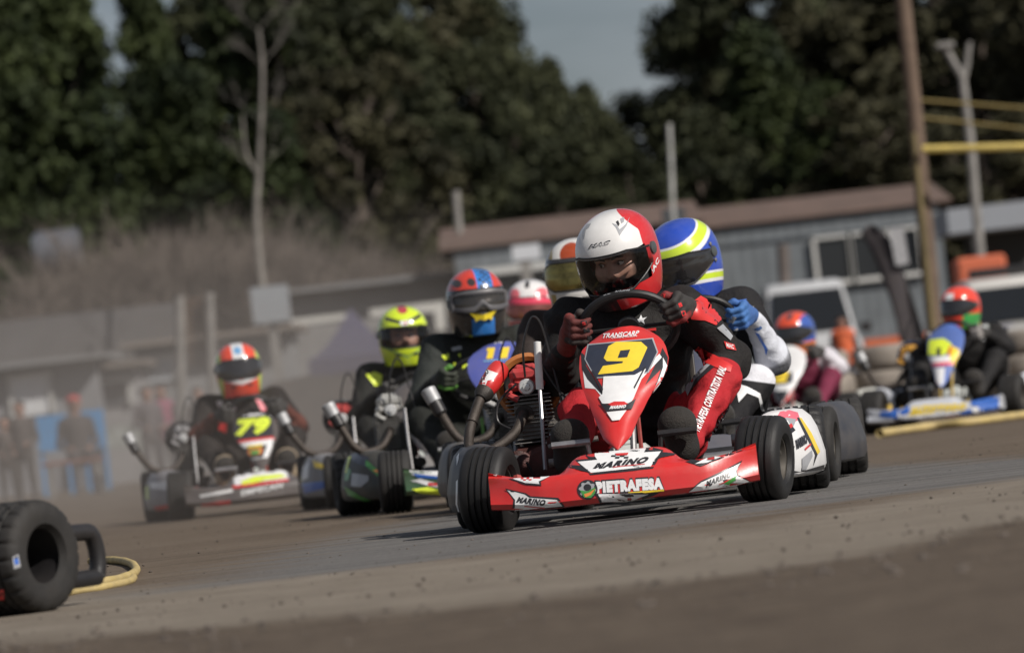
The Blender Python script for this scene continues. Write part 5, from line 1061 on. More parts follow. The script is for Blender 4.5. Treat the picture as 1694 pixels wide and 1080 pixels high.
# fascia behind the right car, orange box
m = MB(); a = px(1568, 368, 96); b = px(1760, 358, 96); o = bld('awning_building', ((a.x + b.x) / 2, 96, 0), 'pale flat fascia over a dark shelter at the right edge'); r = o.location
wbox(m, r, a.x, b.x, a.z - .2, a.z + .22, 96, 99); m.build('fascia', mat('pale_grey_fascia', (.26, .28, .31), .7, dust=.1), o, 0)
m = MB(); wbox(m, r, a.x + .5, b.x, 0, a.z - .2, 98.6, 99); m.build('back_wall', mat('dark_shelter', (.05, .05, .05), .9), o, 0); m = MB()
for x_ in (a.x + .4, b.x - .3): wbox(m, r, x_, x_ + .12, 0, a.z - .2, 96.1, 96.22)
m.build('support', PALE, o, 0)
a = px(1580, 455, 90); b = px(1662, 452, 90); m = MB(); m.box((0, 0, a.z / 2 + .12), (b.x - a.x, 1, a.z + .25), 0, None, .05); m.box((0, -.52, a.z * .6), (b.x - a.x - .12, .04, .06)); m.box((0, -.52, a.z * .25), (b.x - a.x - .12, .04, .06))
tag(m.build('container', mat('orange_container_paint', (.55, .12, .05), .6, dust=.15), None, 0, loc=((a.x + b.x) / 2, 90, 0)), 'orange container behind the white vehicle on the right', 'container')
# vehicles
TY = mat('car_tyre', (.03, .03, .03), .8); 
GLS = mat('tinted_car_glass', (.015, .017, .02), .35, spec=.15)
def vehicle(name, x0, x1, ytop, D, kind, col, label):
    a = px(x0, ytop, D); b = px(x1, ytop, D); w = b.x - a.x; h = a.z if kind == 'van' else a.z; e = empty(name, ((a.x + b.x) / 2, D, 0)); tag(e, label, 'van' if kind == 'van' else 'car'); L = 4.6
    bm_ = mat(name + '_paint', col, .3, 0, var=.05, scale=2, coat=.6, dust=.15); hw = w / 2
    # body lofted along its length (y) from rounded sections
    P = []
    S = ((0, .30, .50, .86), (.05, .26, .56, .93), (.5, .25, .66, .98), (1.0, .25, .70, 1.0), (1.25, .25, .72, 1.0)) if kind == 'car' else ((0, .25, .80, .92), (.06, .22, .86, .97), (.4, .22, .90, 1.0), (.6, .22, .92, 1.0))
    rear = ((L - .1, .28, S[-1][2], .98), (L, .35, S[-1][2] * .98, .94)); hb = min(h * .6, 1.15)
    for (y, z0, zt, ww) in S + rear:
        zt_ = zt * hb / .72 if kind == 'car' else zt * 1.15
        P.append([(-hw * ww * .9, y, z0), (-hw * ww, y, z0 + .15), (-hw * ww, y, zt_ - .12), (-hw * ww * .93, y, zt_), (0, y, zt_ + .02), (hw * ww * .93, y, zt_), (hw * ww, y, zt_ - .12), (hw * ww, y, z0 + .15), (hw * ww * .9, y, z0)])
    m = MB().grid(P); m.add(P[0], [tuple(range(9))]); m.add(P[-1], [tuple(range(9))]); zb = P[2][3][2]
    yc = 1.25 if kind == 'car' else .45
    T = []
    for (y, z, ww) in ((yc - .15, zb - .02, .90), (yc + .45, h - .1, .76), (yc + .6, h - .02, .74), (yc + 1.6, h, .76), (L - .5, h - .02, .76), (L - .1, zb, .88)):
        T.append([(-hw * ww * (1.0 if z < h - .3 else 1), y, z), (-hw * ww * .85, y, z + .03), (hw * ww * .85, y, z + .03), (hw * ww, y, z)])
    m.grid(T); m.grid([[(-hw * .90, t[0][1], zb - .05) for t in T], [t[0] for t in T]]); m.grid([[(hw * .90, t[0][1], zb - .05) for t in T], [t[-1] for t in T]])
    m.build('body', bm_, e, 35)
    g = MB(); t0, t1 = T[0], T[1]; f = lambda p, q, k: Vector(p).lerp(Vector(q), k) + V(0, -.05, .045)
    g.add([f(t0[0], t1[0], .12) + V(.06, 0, 0), f(t0[3], t1[3], .12) - V(.06, 0, 0), f(t0[3], t1[3], .9) - V(.06, 0, 0), f(t0[0], t1[0], .9) + V(.06, 0, 0)], [(0, 1, 2, 3)]); g.build('windscreen', GLS, e, 0)
    for s in (-1, 1):
        g = MB(); g.add([(s * (hw * .91), yc + .25, zb + .06), (s * (hw * .89), L - .5, zb + .06), (s * (hw * .80), L - .7, h - .14), (s * (hw * .80), yc + .75, h - .14)], [(0, 1, 2, 3)]); g.build('side_window', GLS, e, 0)
        for y in (.85, L - .85): wl = MB(); wl.lathe([(-.11, .001), (-.11, .20), (-.10, .31), (.10, .31), (.11, .2), (.11, .001)], (s * (hw - .12), y, .31), (1, 0, 0), 20); wl.build('wheel', TY, e)
        hl = MB(); hl.box((s * hw * .68, -.02, hb * .72), (hw * .35, .08, .16), 0, None, .03); hl.build('headlight', mat('headlight_glass', (.5, .5, .5), .15, .3), e)
        mr = MB(); mr.box((s * (hw + .08), yc + .1, zb + .1), (.18, .1, .16), 0, None, .03); mr.build('mirror', BLK, e)
    b_ = MB(); b_.box((0, -.06, .36), (w * .92, .16, .2), 0, None, .04); b_.build('bumper', mat('grey_bumper', (.15, .15, .15), .6, dust=.2), e); gr = MB(); gr.box((0, -.02, hb * .62), (w * .45, .05, .16), 0, None, .02); gr.build('grille', BLK, e)
    return e, hw, h, zb
vehicle('white_van', 1252, 1420, 474, 88, 'van', (.50, .51, .52), 'white van parked before the grey shed, behind the orange and blue helmet')
e, hw, h, zb = vehicle('white_car', 1600, 1770, 462, 62, 'car', (.62, .60, .56), 'dusty white car with roof rack facing the track at the right edge')
m = MB(); m.box((0, 1.2 + 1, h + .08), (hw * 1.3, .3, .10), 0, None, .03); m.build('roof_rack', BLK, e); m = MB(); m.prism([(-hw * .5, .6, zb + .025), (-hw * .1, .6, zb + .03), (-.1 * hw, 1.0, zb + .04), (-hw * .6, 1.0, zb + .035)], (0, 0, .004)); m.build('bonnet_stripe', mat('blue_bonnet_stripe', (.04, .06, .25), .4), e, 0)
# stacked dusty tyres behind the right-hand karts
TD = mat('dust_caked_tyre', (.20, .175, .15), .9, var=.35, scale=6, dust=.3, dcol=(.4, .35, .29)); td = None
for ci_ in range(5):
    for lv in range(3):
        if td is None:
            tb = MB(); tb.lathe([(.02, .17), (.0, .20), (-.0, .26), (.02, .295), (.05, .31), (.15, .31), (.18, .295), (.2, .26), (.2, .20), (.18, .17), (.1, .16), (.02, .17)], (0, 0, 0), (0, 0, 1), 28, dr=lambda i, j: -.008 if i in (4, 5) and j % 2 else 0); td = tb.build('stacked_tyre', TD, None, 50)
            to = td
        else: to = td.copy(); COL.objects.link(to)
        to.location = (2.5 + ci_ * .63 + .02 * math.sin(ci_ * 3 + lv * 2), 48 + .15 * ci_ + .02 * math.sin(lv * 5 + ci_), .0 + lv * .201); to.rotation_euler = (0, 0, ci_ + lv * 1.3)
        tag(to, 'dusty pale tyre, %s of the %s stack in the barrier behind the right hand karts' % (('lowest', 'middle', 'topmost')[lv], ('leftmost', 'second', 'third', 'fourth', 'rightmost')[ci_]), 'tyre', 'stacked barrier tyres')
# yellow edge pipes
def pipe(pts, rad, label, close=False):
    P = [G(x, y) + V(0, 0, rad) for x, y in pts]; c = P[0].copy(); c.z = 0; m = MB(); Q = spline(P, 6); m.tube([q - c for q in Q], [rad * (1 + .05 * math.sin(i * 1.3)) for i in range(len(Q))], 12, cap=False)
    d = (Q[1] - Q[0]).normalized(); m.lathe([(0, rad), (.0, rad * .72), (.12, rad * .68), (.121, .001)], Q[0] - c, d, 12)
    o = m.build('edge_pipe', mat('sun_bleached_yellow_pipe', (.50, .38, .13), .6, var=.35, scale=7, bump=.3, bscale=30, dust=.45, dcol=(.3, .24, .17)), None, 180, loc=c); tag(o, label, 'pipe'); return o
pipe([(1456, 724), (1530, 713), (1610, 704), (1700, 692), (1780, 683)], .024, 'long yellow pipe laid on the dirt below the blue and yellow kart')
pipe([(96, 984), (140, 974), (190, 966), (216, 958), (226, 950), (221, 940), (205, 934), (180, 932), (150, 934)], .013, 'faded yellow hose looped on the ground beside the big tyre')
pipe([(70, 1000), (120, 985), (170, 977), (212, 968), (222, 961)], .011, 'second strand of pale hose lying in front of the loop')
# ---- left side of the infield, seen through the dust
def wallbox(name, pts, D, th, m_, label, cat):
    P = [px(x, y, D) for x, y in pts]; c = sum(P, Vector()) / len(P); c.z = 0; m = MB(); m.prism([p - c for p in P], (0, th, 0)); return tag(m.build(name, m_, None, 0, loc=c), label, cat)
DL = 98
def hut(x0, x1, ytop_l, D, label, wcol, openings, roofm):
    a = px(x0, ytop_l, D); b = px(x1, ytop_l, D); zt = (a.z + b.z) / 2 if False else a.z; e = bld('low_hut', ((a.x + b.x) / 2, D, 0), label, 'hut'); r = e.location
    m = MB(); wbox(m, r, a.x, b.x, 0, zt, D, D + 3.5); m.build('wall', mat('hut_wall_%d' % x0, wcol, .8, var=.2, scale=1.5, dust=.2), e, 0)
    m = MB(); m.prism([V(a.x - .2 - r.x, -.5, zt), V(a.x - .2 - r.x, -.5, zt + .08), V(a.x - .2 - r.x, 3.8, zt + .12), V(a.x - .2 - r.x, 3.8, zt)], (b.x - a.x + .4, 0, 0)); m.build('roof', roofm, e, 0)
    for nm, ox0, oy0, ox1, oy1, om in openings:
        p = px(ox0, oy0, D); q = px(ox1, oy1, D); z0, z1 = min(p.z, q.z), max(p.z, q.z); z0 = max(z0, .02); m = MB(); wbox(m, r, p.x, q.x, z0, z1, D - .05, D - .01); o = m.build(nm, om, e, 0)
        m = MB()
        for (u0, u1, v0, v1) in ((p.x - .07, p.x, z0, z1 + .07), (q.x, q.x + .07, z0, z1 + .07), (p.x, q.x, z1, z1 + .07)): wbox(m, r, u0, u1, v0, v1, D - .1, D - .02)
        m.build('frame', FRW, o, 0)
    return e
DOOR = mat('white_door', (.72, .74, .76), .6, dust=.1); DRK = mat('dim_opening', (.07, .075, .085), .8)
RG = mat('grey_roof_sheet', (.20, .21, .22), .7, var=.15, scale=1.5, dust=.3); RB = mat('tan_roof_edge', (.20, .175, .155), .8, dust=.3)
hut(-60, 160, 618, 92, 'pale hut with a white door at the left edge behind the bench', (.24, .25, .27), [('door', 26, 690, 78, 620, DOOR)], RG)
hut(152, 222, 612, 93, 'small hut with a white framed dark window right of the white door', (.30, .30, .31), [('window', 162, 674, 210, 630, DRK)], RB)
hut(222, 480, 575, 96, 'long pale hut with tan roof edge behind the standing spectators', (.24, .25, .26), [('window', 230, 635, 286, 592, mat('pale_blind', (.42, .45, .48), .7))], RB)
wallbox('perimeter_wall', [(-80, 540), (292, 500), (292, 700), (-80, 740)], 103, .3, mat('grey_block_wall', (.11, .11, .115), .9, var=.3, scale=.8, dust=.25), 'long dark grey wall above the hut roofs on the left', 'wall')
hut(480, 760, 487, 104, 'pale low hall with wide light roof right of the grey box', (.25, .25, .25), [('window', 610, 620, 700, 560, DRK)], RG)
wallbox('white_banner', [(482, 528), (572, 518), (572, 528), (482, 540)], 100, .05, mat('white_banner_cloth', (.55, .54, .5), .8), 'narrow white banner strip left of the gazebo', 'banner')
wallbox('white_banner', [(612, 512), (735, 498), (738, 545), (722, 548), (718, 516), (612, 524)], 99, .05, mat('white_banner_cloth', (.55, .54, .5), .8), 'white banner strip turning down at its right end by the gazebo', 'banner')
post('gate_post', [(297, 490), (300, 690)], 90, [.08, .08, .08], PALE, 'left pale upright of the slatted gate'); post('gate_post', [(346, 484), (352, 660)], 90, [.075, .075, .075], PALE, 'right pale upright of the slatted gate')
m = MB(); c = px(322, 560, 90.2); c.z = 0
for i in range(6): a = px(304 + i * 7, 498, 90.2); m.box((a.x - c.x, 0, a.z - .5), (.035, .03, 1.1))
for y in (500, 575): a = px(322, y, 90.2); m.box((0, .03, a.z), (.5, .03, .05))
tag(m.build('slatted_panel', WOOD, None, 0, loc=c), 'grey slatted panel between the two pale gate uprights', 'panel')
e = empty('meter_box', px(447, 560, 88) * 1.0); e.location.z = 0; tag(e, 'pale grey electrical box on a post by the white trunk', 'electrical box'); a = px(420, 540, 88); b = px(474, 470, 88); m = MB(); wbox(m, e.location, a.x, b.x, a.z + .03, b.z, 88, 88.4); m.build('cabinet', mat('pale_grey_cabinet', (.30, .33, .36), .6, dust=.2), e, 0); m = MB(); wbox(m, e.location, (a.x + b.x) / 2 - .07, (a.x + b.x) / 2 + .07, 0, a.z + .03, 88.1, 88.25); m.build('post', PALE, e, 0)
# gazebo
c = px(585, 600, 80); e = empty('gazebo', (c.x, 80, 0)); tag(e, 'purple grey pop up gazebo tent seen through the dust', 'gazebo'); r = e.location
hw_ = (px(660, 600, 80).x - px(510, 600, 80).x) / 2; ez = px(585, 588, 80).z; pz = px(590, 506, 80).z; m = MB(); k = 12; P = []
for i in range(7):
    t = i / 6; z = ez + (pz - ez) * (t ** 1.5); s = hw_ * (1 - t * .97); P.append([(s * x, 1.6 + (s / hw_) * 1.6 * y, z) for x, y in ((-1, -1), (0, -1), (1, -1), (1, 0), (1, 1), (0, 1), (-1, 1), (-1, 0))])
P.insert(0, [(p[0], p[1], p[2] - .22) for p in P[0]]); m.grid(P, wrap=True); m.build('canopy', mat('purple_grey_canvas', (.055, .055, .11), .8, var=.1, dust=.2), e, 20)
for sx in (-1, 1):
    for sy in (.05, 3.15): MB().box((sx * hw_ * .97, sy, ez / 2), (.04, .04, ez)).build('leg', STEEL, e, 0)
m = MB(); m.grid([[(-hw_ * .97 + 1.94 * hw_ * i / 20, 3.1 + .04 * math.sin(i * 1.7), z) for i in range(21)] for z in (0.02, ez - .1)]); m.build('side_curtain', mat('dark_grey_canvas', (.06, .06, .065), .9, dust=.2), e, 180)
# dark arched mass standing for the tent body by the gazebo
c = px(500, 640, 72); m = MB(); w_ = .75; P = [[(x * w_ * q, y, z * 1.15) for x, z in ((-1, .1), (-1, .6), (-.93, .85), (-.7, .98), (0, 1.02), (.7, .98), (.93, .85), (1, .6), (1, .1))] for y, q in ((0, .96), (.05, 1), (2.4, 1), (2.45, .96))]
m.grid(P); m.add(P[0], [tuple(range(9))]); m.add(P[-1], [tuple(range(9))]); tag(m.build('dark_tent_body', mat('dark_tarpaulin', (.055, .055, .058), .8, var=.2, dust=.3), None, 35, loc=(c.x + .1, 72, 0)), 'dark rounded tent body left of the neon helmet', 'tent')
# tank
c = px(95, 420, 118); m = MB(); m.lathe([(0, .001), (0, .42), (.05, .5), (.9, .5), (.95, .42), (.95, .001)], (-.45, 0, 0), (1, 0, 0), 24); e = m.build('water_tank', mat('grey_tank', (.10, .105, .12), .5, var=.15), None, 35, loc=c); tag(e, 'dark round tank on a stand among the bushes at upper left', 'tank')
m = MB(); m.lathe([(-.012, .001), (-.01, .43), (.012, .43)], (-.46, 0, 0), (1, 0, 0), 24); m.build('end_cap', mat('pale_tank_end', (.22, .26, .30), .5), e); m = MB()
for s in (-.3, .3): m.tube([(s, 0, -.4), (s * 1.3, 0, -c.z)], .05, 6)
m.build('stand', WOOD, e)
# blue panels, bench, planter
def panel(x0, x1, y0, y1, D, m_, label, name='blue_panel', cat='panel'):
    a = px(x0, y1, D); b = px(x1, y0, D); m = MB(); c = V((a.x + b.x) / 2, D, 0); z0 = max(a.z, .03); m.box((0, 0, (z0 + b.z) / 2), (b.x - a.x, .04, b.z - z0)); 
    for s in (-1, 1): m.box((s * (b.x - a.x) * .45, .05, b.z / 2), (.05, .05, b.z))
    return tag(m.build(name, m_, None, 0, loc=c), label, cat)
BP = mat('blue_hoarding', (.05, .28, .60), .6, var=.15, scale=3, dust=.15)
panel(66, 108, 684, 748, 76, BP, 'blue hoarding panel left of the seated spectator'); panel(140, 168, 676, 742, 76, BP, 'narrower blue hoarding panel right of the seated spectator')
panel(170, 232, 700, 745, 78, mat('patterned_board', (.30, .32, .30), .7, var=.9, scale=5), 'low patterned board right of the blue panels', 'low_board', 'board')
c = px(122, 770, 70); c.z = 0; e = empty('bench', c); tag(e, 'reddish wooden bench below the blue panels', 'bench')
MB().box((0, 0, .42), (.75, .3, .05), 0, None, .01).build('seat', mat('red_brown_wood', (.22, .08, .06), .8, dust=.2), e, 0); 
for s in (-1, 1): MB().box((s * .3, 0, .2), (.06, .26, .4)).build('leg', PALE, e, 0)
# spectators
def spectator(x, ytop, D, top, legs, label, sit=False, hat=None, vest=None, k=1.0, turn=0.):
    t = px(x, ytop, D); H_ = t.z; ar = lambda *q: np.array(q, float) ; S = H_ / (1.75 if not sit else 1.32)
    hz = H_ / S; sg = 1 if not sit else .77
    if sit: hip = .50; sh_ = 1.02
    else: hip = .92; sh_ = 1.44
    pr = [(ar(0, 0, hip), ar(0, .0, sh_ - .12), .155, .17, 'top'), (ar(-.13, 0, sh_ - .05), ar(.13, 0, sh_ - .05), .085, .085, 'top'), (ar(0, 0, sh_), ar(0, -.01, sh_ + .12), .06, .055, 'neck'), (ar(0, -.01, sh_ + .17), ar(0, -.03, sh_ + .20), .10, .098, 'head', .02)]
    for s in (-1, 1):
        pr += [(ar(s * .19, 0, sh_ - .06), ar(s * .25, .02, sh_ - .34), .058, .048, 'top'), (ar(s * .25, .02, sh_ - .34), ar(s * .14, -.2, sh_ - .42), .045, .036, 'top', .02), (ar(s * .14, -.2, sh_ - .42), ar(s * .10, -.26, sh_ - .42), .035, .028, 'neck', .01)]
        if sit: pr += [(ar(s * .09, 0, hip), ar(s * .12, -.42, hip + .02), .085, .06, 'legs'), (ar(s * .12, -.42, hip), ar(s * .12, -.40, .10), .058, .042, 'legs')]
        else: pr += [(ar(s * .09, 0, hip), ar(s * .11, -.02, .48), .09, .062, 'legs'), (ar(s * .11, -.02, .48), ar(s * .12, .01, .08), .058, .042, 'legs')]
        f0 = -.40 if sit else 0; pr += [(ar(s * .12, f0, .045), ar(s * .14, f0 - .16, .035), .045, .035, 'shoe', .01)]
    P, F = sdf_mesh(pr, .028, .03); m = MB().add(P * S, [tuple(f) for f in F.tolist()])
    g = lambda gs: gdist(P, pr, [q for q in ('top', 'legs', 'neck', 'head', 'shoe') if q not in gs]) - gdist(P, pr, gs)
    o = m.build('person', mat('clothes_' + str(int(x)) + str(int(ytop)), top, .85, var=.2, scale=6, dust=.12, fields=(('legs', legs, None), ('skin', (.35, .2, .15), None), ('shoe', (.04, .04, .04), None)), fw=.01), None, 180, loc=(t.x, D, 0), attrs={'legs': g(['legs']), 'skin': g(['neck', 'head']), 'shoe': g(['shoe'])})
    o.rotation_euler = (0, 0, turn); tag(o, label, 'person', 'spectators')
    hm_ = MB(); hm_.ell((0, .005, (sh_ + .235) * S), (.108 * S, .118 * S, .085 * S)); 
    if hat: hm_.box((0, -.11 * S, (sh_ + .235) * S), (.13 * S, .1 * S, .015), 0, None, .005)
    hm_.build('cap' if hat else 'hair', mat('cap_%d' % int(x), hat, .8) if hat else mat('dark_hair', (.02, .015, .012), .8), o)
    if vest:
        ps = [p for p in pr if p[4] == 'top'][:2]; ps = [(p[0], p[1], p[2] + .018, p[3] + .018, 'v') for p in ps]; P, F = sdf_mesh(ps, .03, .03); MB().add(P * S, [tuple(f) for f in F.tolist()]).build('vest', mat('vest_%d' % int(x), vest, .7), o, 180)
    return o
DK = (.045, .04, .042)
spectator(120, 655, 73, DK, (.03, .03, .04), 'spectator with red cap sitting before the blue panels', True, (.4, .04, .04), turn=.2)
spectator(240, 640, 68, (.10, .09, .10), (.05, .05, .06), 'dark dressed spectator, left one of the pair by the low board', turn=.4)
spectator(264, 637, 69, (.06, .055, .06), (.04, .04, .05), 'spectator in pink vest, right one of the pair by the low board', vest=(.28, .08, .13), turn=-.3)
spectator(325, 641, 70, (.05, .05, .055), (.04, .04, .045), 'dark dressed spectator behind the kart with 79', turn=.3)
spectator(30, 664, 60, (.06, .05, .048), (.04, .038, .038), 'spectator in dark brown coat standing second from the left edge', turn=-.2)
spectator(4, 690, 60, (.07, .055, .05), (.04, .038, .038), 'spectator cut off by the left edge of the frame', turn=.2)
spectator(1391, 522, 72, (.10, .09, .09), (.06, .06, .07), 'marshal in orange vest standing by the white van', vest=(.60, .12, .04))
# ------------------------------------------------------------ trees
random.seed(11)
def leafmesh(name, H_, Rw, n_cl, n_leaf, leaf, shape, seed, m_, cluster=.9, lo=.12):
    rg = np.random.default_rng(seed); vs = []; 
    C_l = []
    for i in range(n_cl):
        t = rg.random() ** .85; z = H_ * (lo + (1 - lo) * t); rr = Rw * shape(t) * math.sqrt(rg.random() * .85 + .15); a = rg.random() * 6.283; C_l.append((rr * math.cos(a), rr * math.sin(a), z, cluster * (.6 + .7 * rg.random()) * (1.15 - .5 * t)))
    C_l = np.array(C_l); ci = rg.integers(0, n_cl, n_leaf); d = rg.normal(size=(n_leaf, 3)); d /= np.linalg.norm(d, axis=1)[:, None]; rad = C_l[ci, 3] * (rg.random(n_leaf) ** .45); p = C_l[ci, :3] + d * rad[:, None] * np.array([1, 1, .72])
    t1 = rg.normal(size=(n_leaf, 3)); t1 /= np.linalg.norm(t1, axis=1)[:, None]; t2 = np.cross(t1, rg.normal(size=(n_leaf, 3))); t2 /= np.linalg.norm(t2, axis=1)[:, None]; s = leaf * (.6 + .8 * rg.random(n_leaf))[:, None]
    q = np.stack([p - t1 * s, p - t2 * s * .45, p + t1 * s, p + t2 * s * .45], 1).reshape(-1, 3)
    me = bpy.data.meshes.new(name); me.vertices.add(len(q)); me.vertices.foreach_set('co', q.ravel()); me.loops.add(len(q)); me.loops.foreach_set('vertex_index', np.arange(len(q))); me.polygons.add(n_leaf); me.polygons.foreach_set('loop_start', np.arange(n_leaf) * 4); me.update(calc_edges=True); me.materials.append(m_)
    return me, C_l
def leaf_mat(name, c1, c2):
    m = bpy.data.materials.new(name); m.use_nodes = True; n = m.node_tree.nodes; L = m.node_tree.links; b = n['Principled BSDF']; tc = n.new('ShaderNodeTexCoord'); q = n.new('ShaderNodeTexNoise'); q.inputs['Scale'].default_value = .55; q.inputs['Detail'].default_value = 5; L.new(tc.outputs['Object'], q.inputs['Vector'])
    mr = n.new('ShaderNodeMapRange'); mr.inputs[1].default_value = .35; mr.inputs[2].default_value = .65; L.new(q.outputs[0], mr.inputs[0]); mx = n.new('ShaderNodeMix'); mx.data_type = 'RGBA'; L.new(mr.outputs[0], mx.inputs[0]); mx.inputs[6].default_value = (*c1, 1); mx.inputs[7].default_value = (*c2, 1); L.new(mx.outputs[2], b.inputs['Base Color']); b.inputs['Roughness'].default_value = .7; b.inputs['Specular IOR Level'].default_value = .2
    return m
LM = [leaf_mat('dark_conifer_foliage', (.012, .019, .008), (.046, .060, .020)), leaf_mat('eucalyptus_foliage', (.018, .022, .011), (.060, .066, .032)), leaf_mat('olive_foliage', (.024, .024, .013), (.068, .064, .034)), leaf_mat('brown_twig_foliage', (.045, .036, .028), (.085, .07, .052))]
BARK = mat('bark', (.10, .08, .065), .95, var=.4, scale=3); PBARK = mat('pale_bark', (.20, .185, .165), .85, var=.4, scale=2.5)
def trunk_mesh(name, H_, cl, rad, m_, seed, lean=.3):
    rg = np.random.default_rng(seed); mb = MB(); top = V(lean * rg.normal(), lean * rg.normal(), H_ * .93); pts = spline([(0, 0, 0), (lean * rg.normal() * .4, 0, H_ * .3), (top.x * .6, top.y * .5, H_ * .65), top], 4); mb.tube(pts, [rad * (1 - .85 * i / (len(pts) - 1)) for i in range(len(pts))], 8)
    for i in rg.permutation(len(cl))[:34]:
        c = Vector(cl[i, :3]); zb = max(.1 * H_, c.z - (.5 + .12 * H_)); k = min(len(pts) - 1, int(zb / H_ * len(pts))); mb.tube([pts[k], pts[k].lerp(c, .5) + V(0, 0, -.1), c], [rad * .32 * (1 - zb / H_ * .6), rad * .2, rad * .06], 5)
    me_o = mb.build(name, m_, None, 60); me = me_o.data; bpy.data.objects.remove(me_o); return me
cone = lambda t: (1 - t) ** .75 * .9 + .12; rnd = lambda t: math.sin(min(1, t * .93 + .09) * math.pi) ** .6; col_ = lambda t: .55 + .45 * math.sin(t * 3.1); 
VAR = []
for i, (nm, H_, Rw, ncl, nl, lf, shp, cl_, lo) in enumerate((('conifer', 13, 3.0, 150, 26000, .16, cone, .95, .06), ('conifer', 12, 2.6, 130, 24000, .16, cone, .85, .06), ('eucalyptus', 13, 3.4, 90, 20000, .14, rnd, 1.0, .14), ('eucalyptus', 11, 3.0, 80, 18000, .14, rnd, .9, .16), ('broadleaf', 12, 3.0, 110, 22000, .15, col_, .9, .06), ('dense_tree', 14, 3.2, 130, 26000, .16, rnd, 1.05, .04))):
    mi = (0, 0, 1, 1, 2, 1)[i]; me, cl = leafmesh('crown', H_, Rw, ncl, nl, lf, shp, 20 + i, LM[mi], cl_, lo); tm = trunk_mesh('trunk', H_, cl, .20, BARK, 50 + i); VAR.append((me, tm, H_, Rw))
TN = {0: 'conifer_tree', 1: 'conifer_tree', 2: 'eucalyptus_tree', 3: 'eucalyptus_tree', 4: 'broadleaf_tree', 5: 'dense_tree'}
def tree(v, x, ytop, D, label, wk=1.0, rot=0.):
    t = px(x, ytop, D); me, tm, H_, Rw = VAR[v]; s = t.z / H_; e = empty(TN[v], (t.x, D, 0)); tag(e, label, 'tree', 'trees behind the track'); w_ = s * wk
    for n_, d in (('crown', me), ('trunk', tm)): o = bpy.data.objects.new(n_, d); COL.objects.link(o); o.parent = e; o.scale = (w_, w_, s); o.rotation_euler = (0, 0, rot)
    return e
TR = [(0, 20, -140, 135, 'dark conifer filling the top left corner', 1.05), (0, 88, -90, 140, 'dark conifer left of the first sky gap', .6), (1, 228, -30, 138, 'tapering conifer just right of the first sky gap', .6), (0, -60, -60, 128, 'dark conifer cut by the left edge', 1.), (1, 300, 120, 128, 'shorter bright green conifer before the taller ones', 1.0), (5, 330, -60, 150, 'tall tree behind the pale dead trunk', .85),
      (0, 400, -120, 146, 'tall dark tree between the pale trunk and the centre mass', .9), (5, 520, -130, 145, 'tall dense tree left of the centre', 1.), (4, 600, -110, 150, 'tall olive tree in the centre left mass', 1.), (2, 690, -120, 152, 'tall eucalyptus left of the sky opening', .85), (2, 770, -50, 150, 'eucalyptus whose crown edges the sky opening', .62), (3, 838, 170, 140, 'shorter eucalyptus below the left edge of the sky opening', .9), (4, 560, 100, 132, 'mid height olive tree behind the low hall', 1.1), (5, 700, 150, 136, 'mid height tree behind the left end of the rusty roof', 1.1), (1, 430, 190, 124, 'low conifer beside the pale dead trunk', 1.2),
      (3, 905, 108, 142, 'round crowned small eucalyptus in the middle of the skyline', .6), (3, 965, 150, 144, 'small eucalyptus right of the round crowned one', .6), (5, 930, 240, 130, 'low dense tree behind the rusty roof centre', 1.5), (2, 1040, 150, 150, 'thin crowned eucalyptus at the lowest point of the skyline', .7), (5, 1040, 260, 128, 'low dark tree behind the white pole', 1.4),
      (2, 1150, -60, 150, 'tall eucalyptus right of the sky opening', .75), (2, 1220, -110, 145, 'tall spreading eucalyptus above the grey shed', .9), (5, 1160, 190, 132, 'low dense tree above the shed joint', 1.2), (4, 1310, -110, 145, 'tall olive tree above the shed windows', 1.1), (0, 1250, 60, 134, 'dark conifer in front of the right hand mass', 1.1), (5, 1400, -120, 148, 'tall dense tree left of the wooden pole', 1.1), (4, 1490, -110, 150, 'tall olive tree behind the wooden pole', 1.1), (4, 1590, -120, 145, 'tall brownish tree behind the forked lamp post', 1.1), (5, 1680, -120, 148, 'tall dense tree at the right edge', 1.1), (4, 1450, 160, 128, 'lower brownish tree above the shed roof end', 1.3), (4, 1620, 190, 126, 'lower brownish tree behind the pale fascia', 1.4), (0, 1355, 150, 130, 'lower dark tree above the framed windows', 1.2), (4, 1770, -100, 140, 'tall tree cut by the right edge', 1.)]
for i, t_ in enumerate(TR): tree(t_[0], t_[1], t_[2], t_[3], t_[4], t_[5], rot=i * 1.3)
wl = leafmesh('far_wood', 1, 1, 2, 4, .2, rnd, 1, LM[1]); bpy.data.meshes.remove(wl[0])
rg = np.random.default_rng(3); n_ = 60000; X_ = rg.uniform(-26, 28, n_); Y_ = rg.uniform(158, 166, n_); top_ = 5.2 + 1.2 * np.sin(X_ * .5) + .8 * np.sin(X_ * 1.3 + 1); Z_ = top_ * rg.random(n_) ** .7; p = np.stack([X_, Y_, Z_], 1); t1 = rg.normal(size=(n_, 3)); t1 /= np.linalg.norm(t1, axis=1)[:, None]; t2 = np.cross(t1, rg.normal(size=(n_, 3))); t2 /= np.linalg.norm(t2, axis=1)[:, None]
q = np.stack([p - t1 * .3, p - t2 * .16, p + t1 * .3, p + t2 * .16], 1).reshape(-1, 3); me = bpy.data.meshes.new('far_wood'); me.vertices.add(len(q)); me.vertices.foreach_set('co', q.ravel()); me.loops.add(len(q)); me.loops.foreach_set('vertex_index', np.arange(len(q))); me.polygons.add(n_); me.polygons.foreach_set('loop_start', np.arange(n_) * 4); me.update(calc_edges=True); me.materials.append(LM[1]); o = bpy.data.objects.new('far_wood', me); COL.objects.link(o); tag(o, 'dark undergrowth and far wood closing the gaps between the trunks', 'wood', kind='stuff')
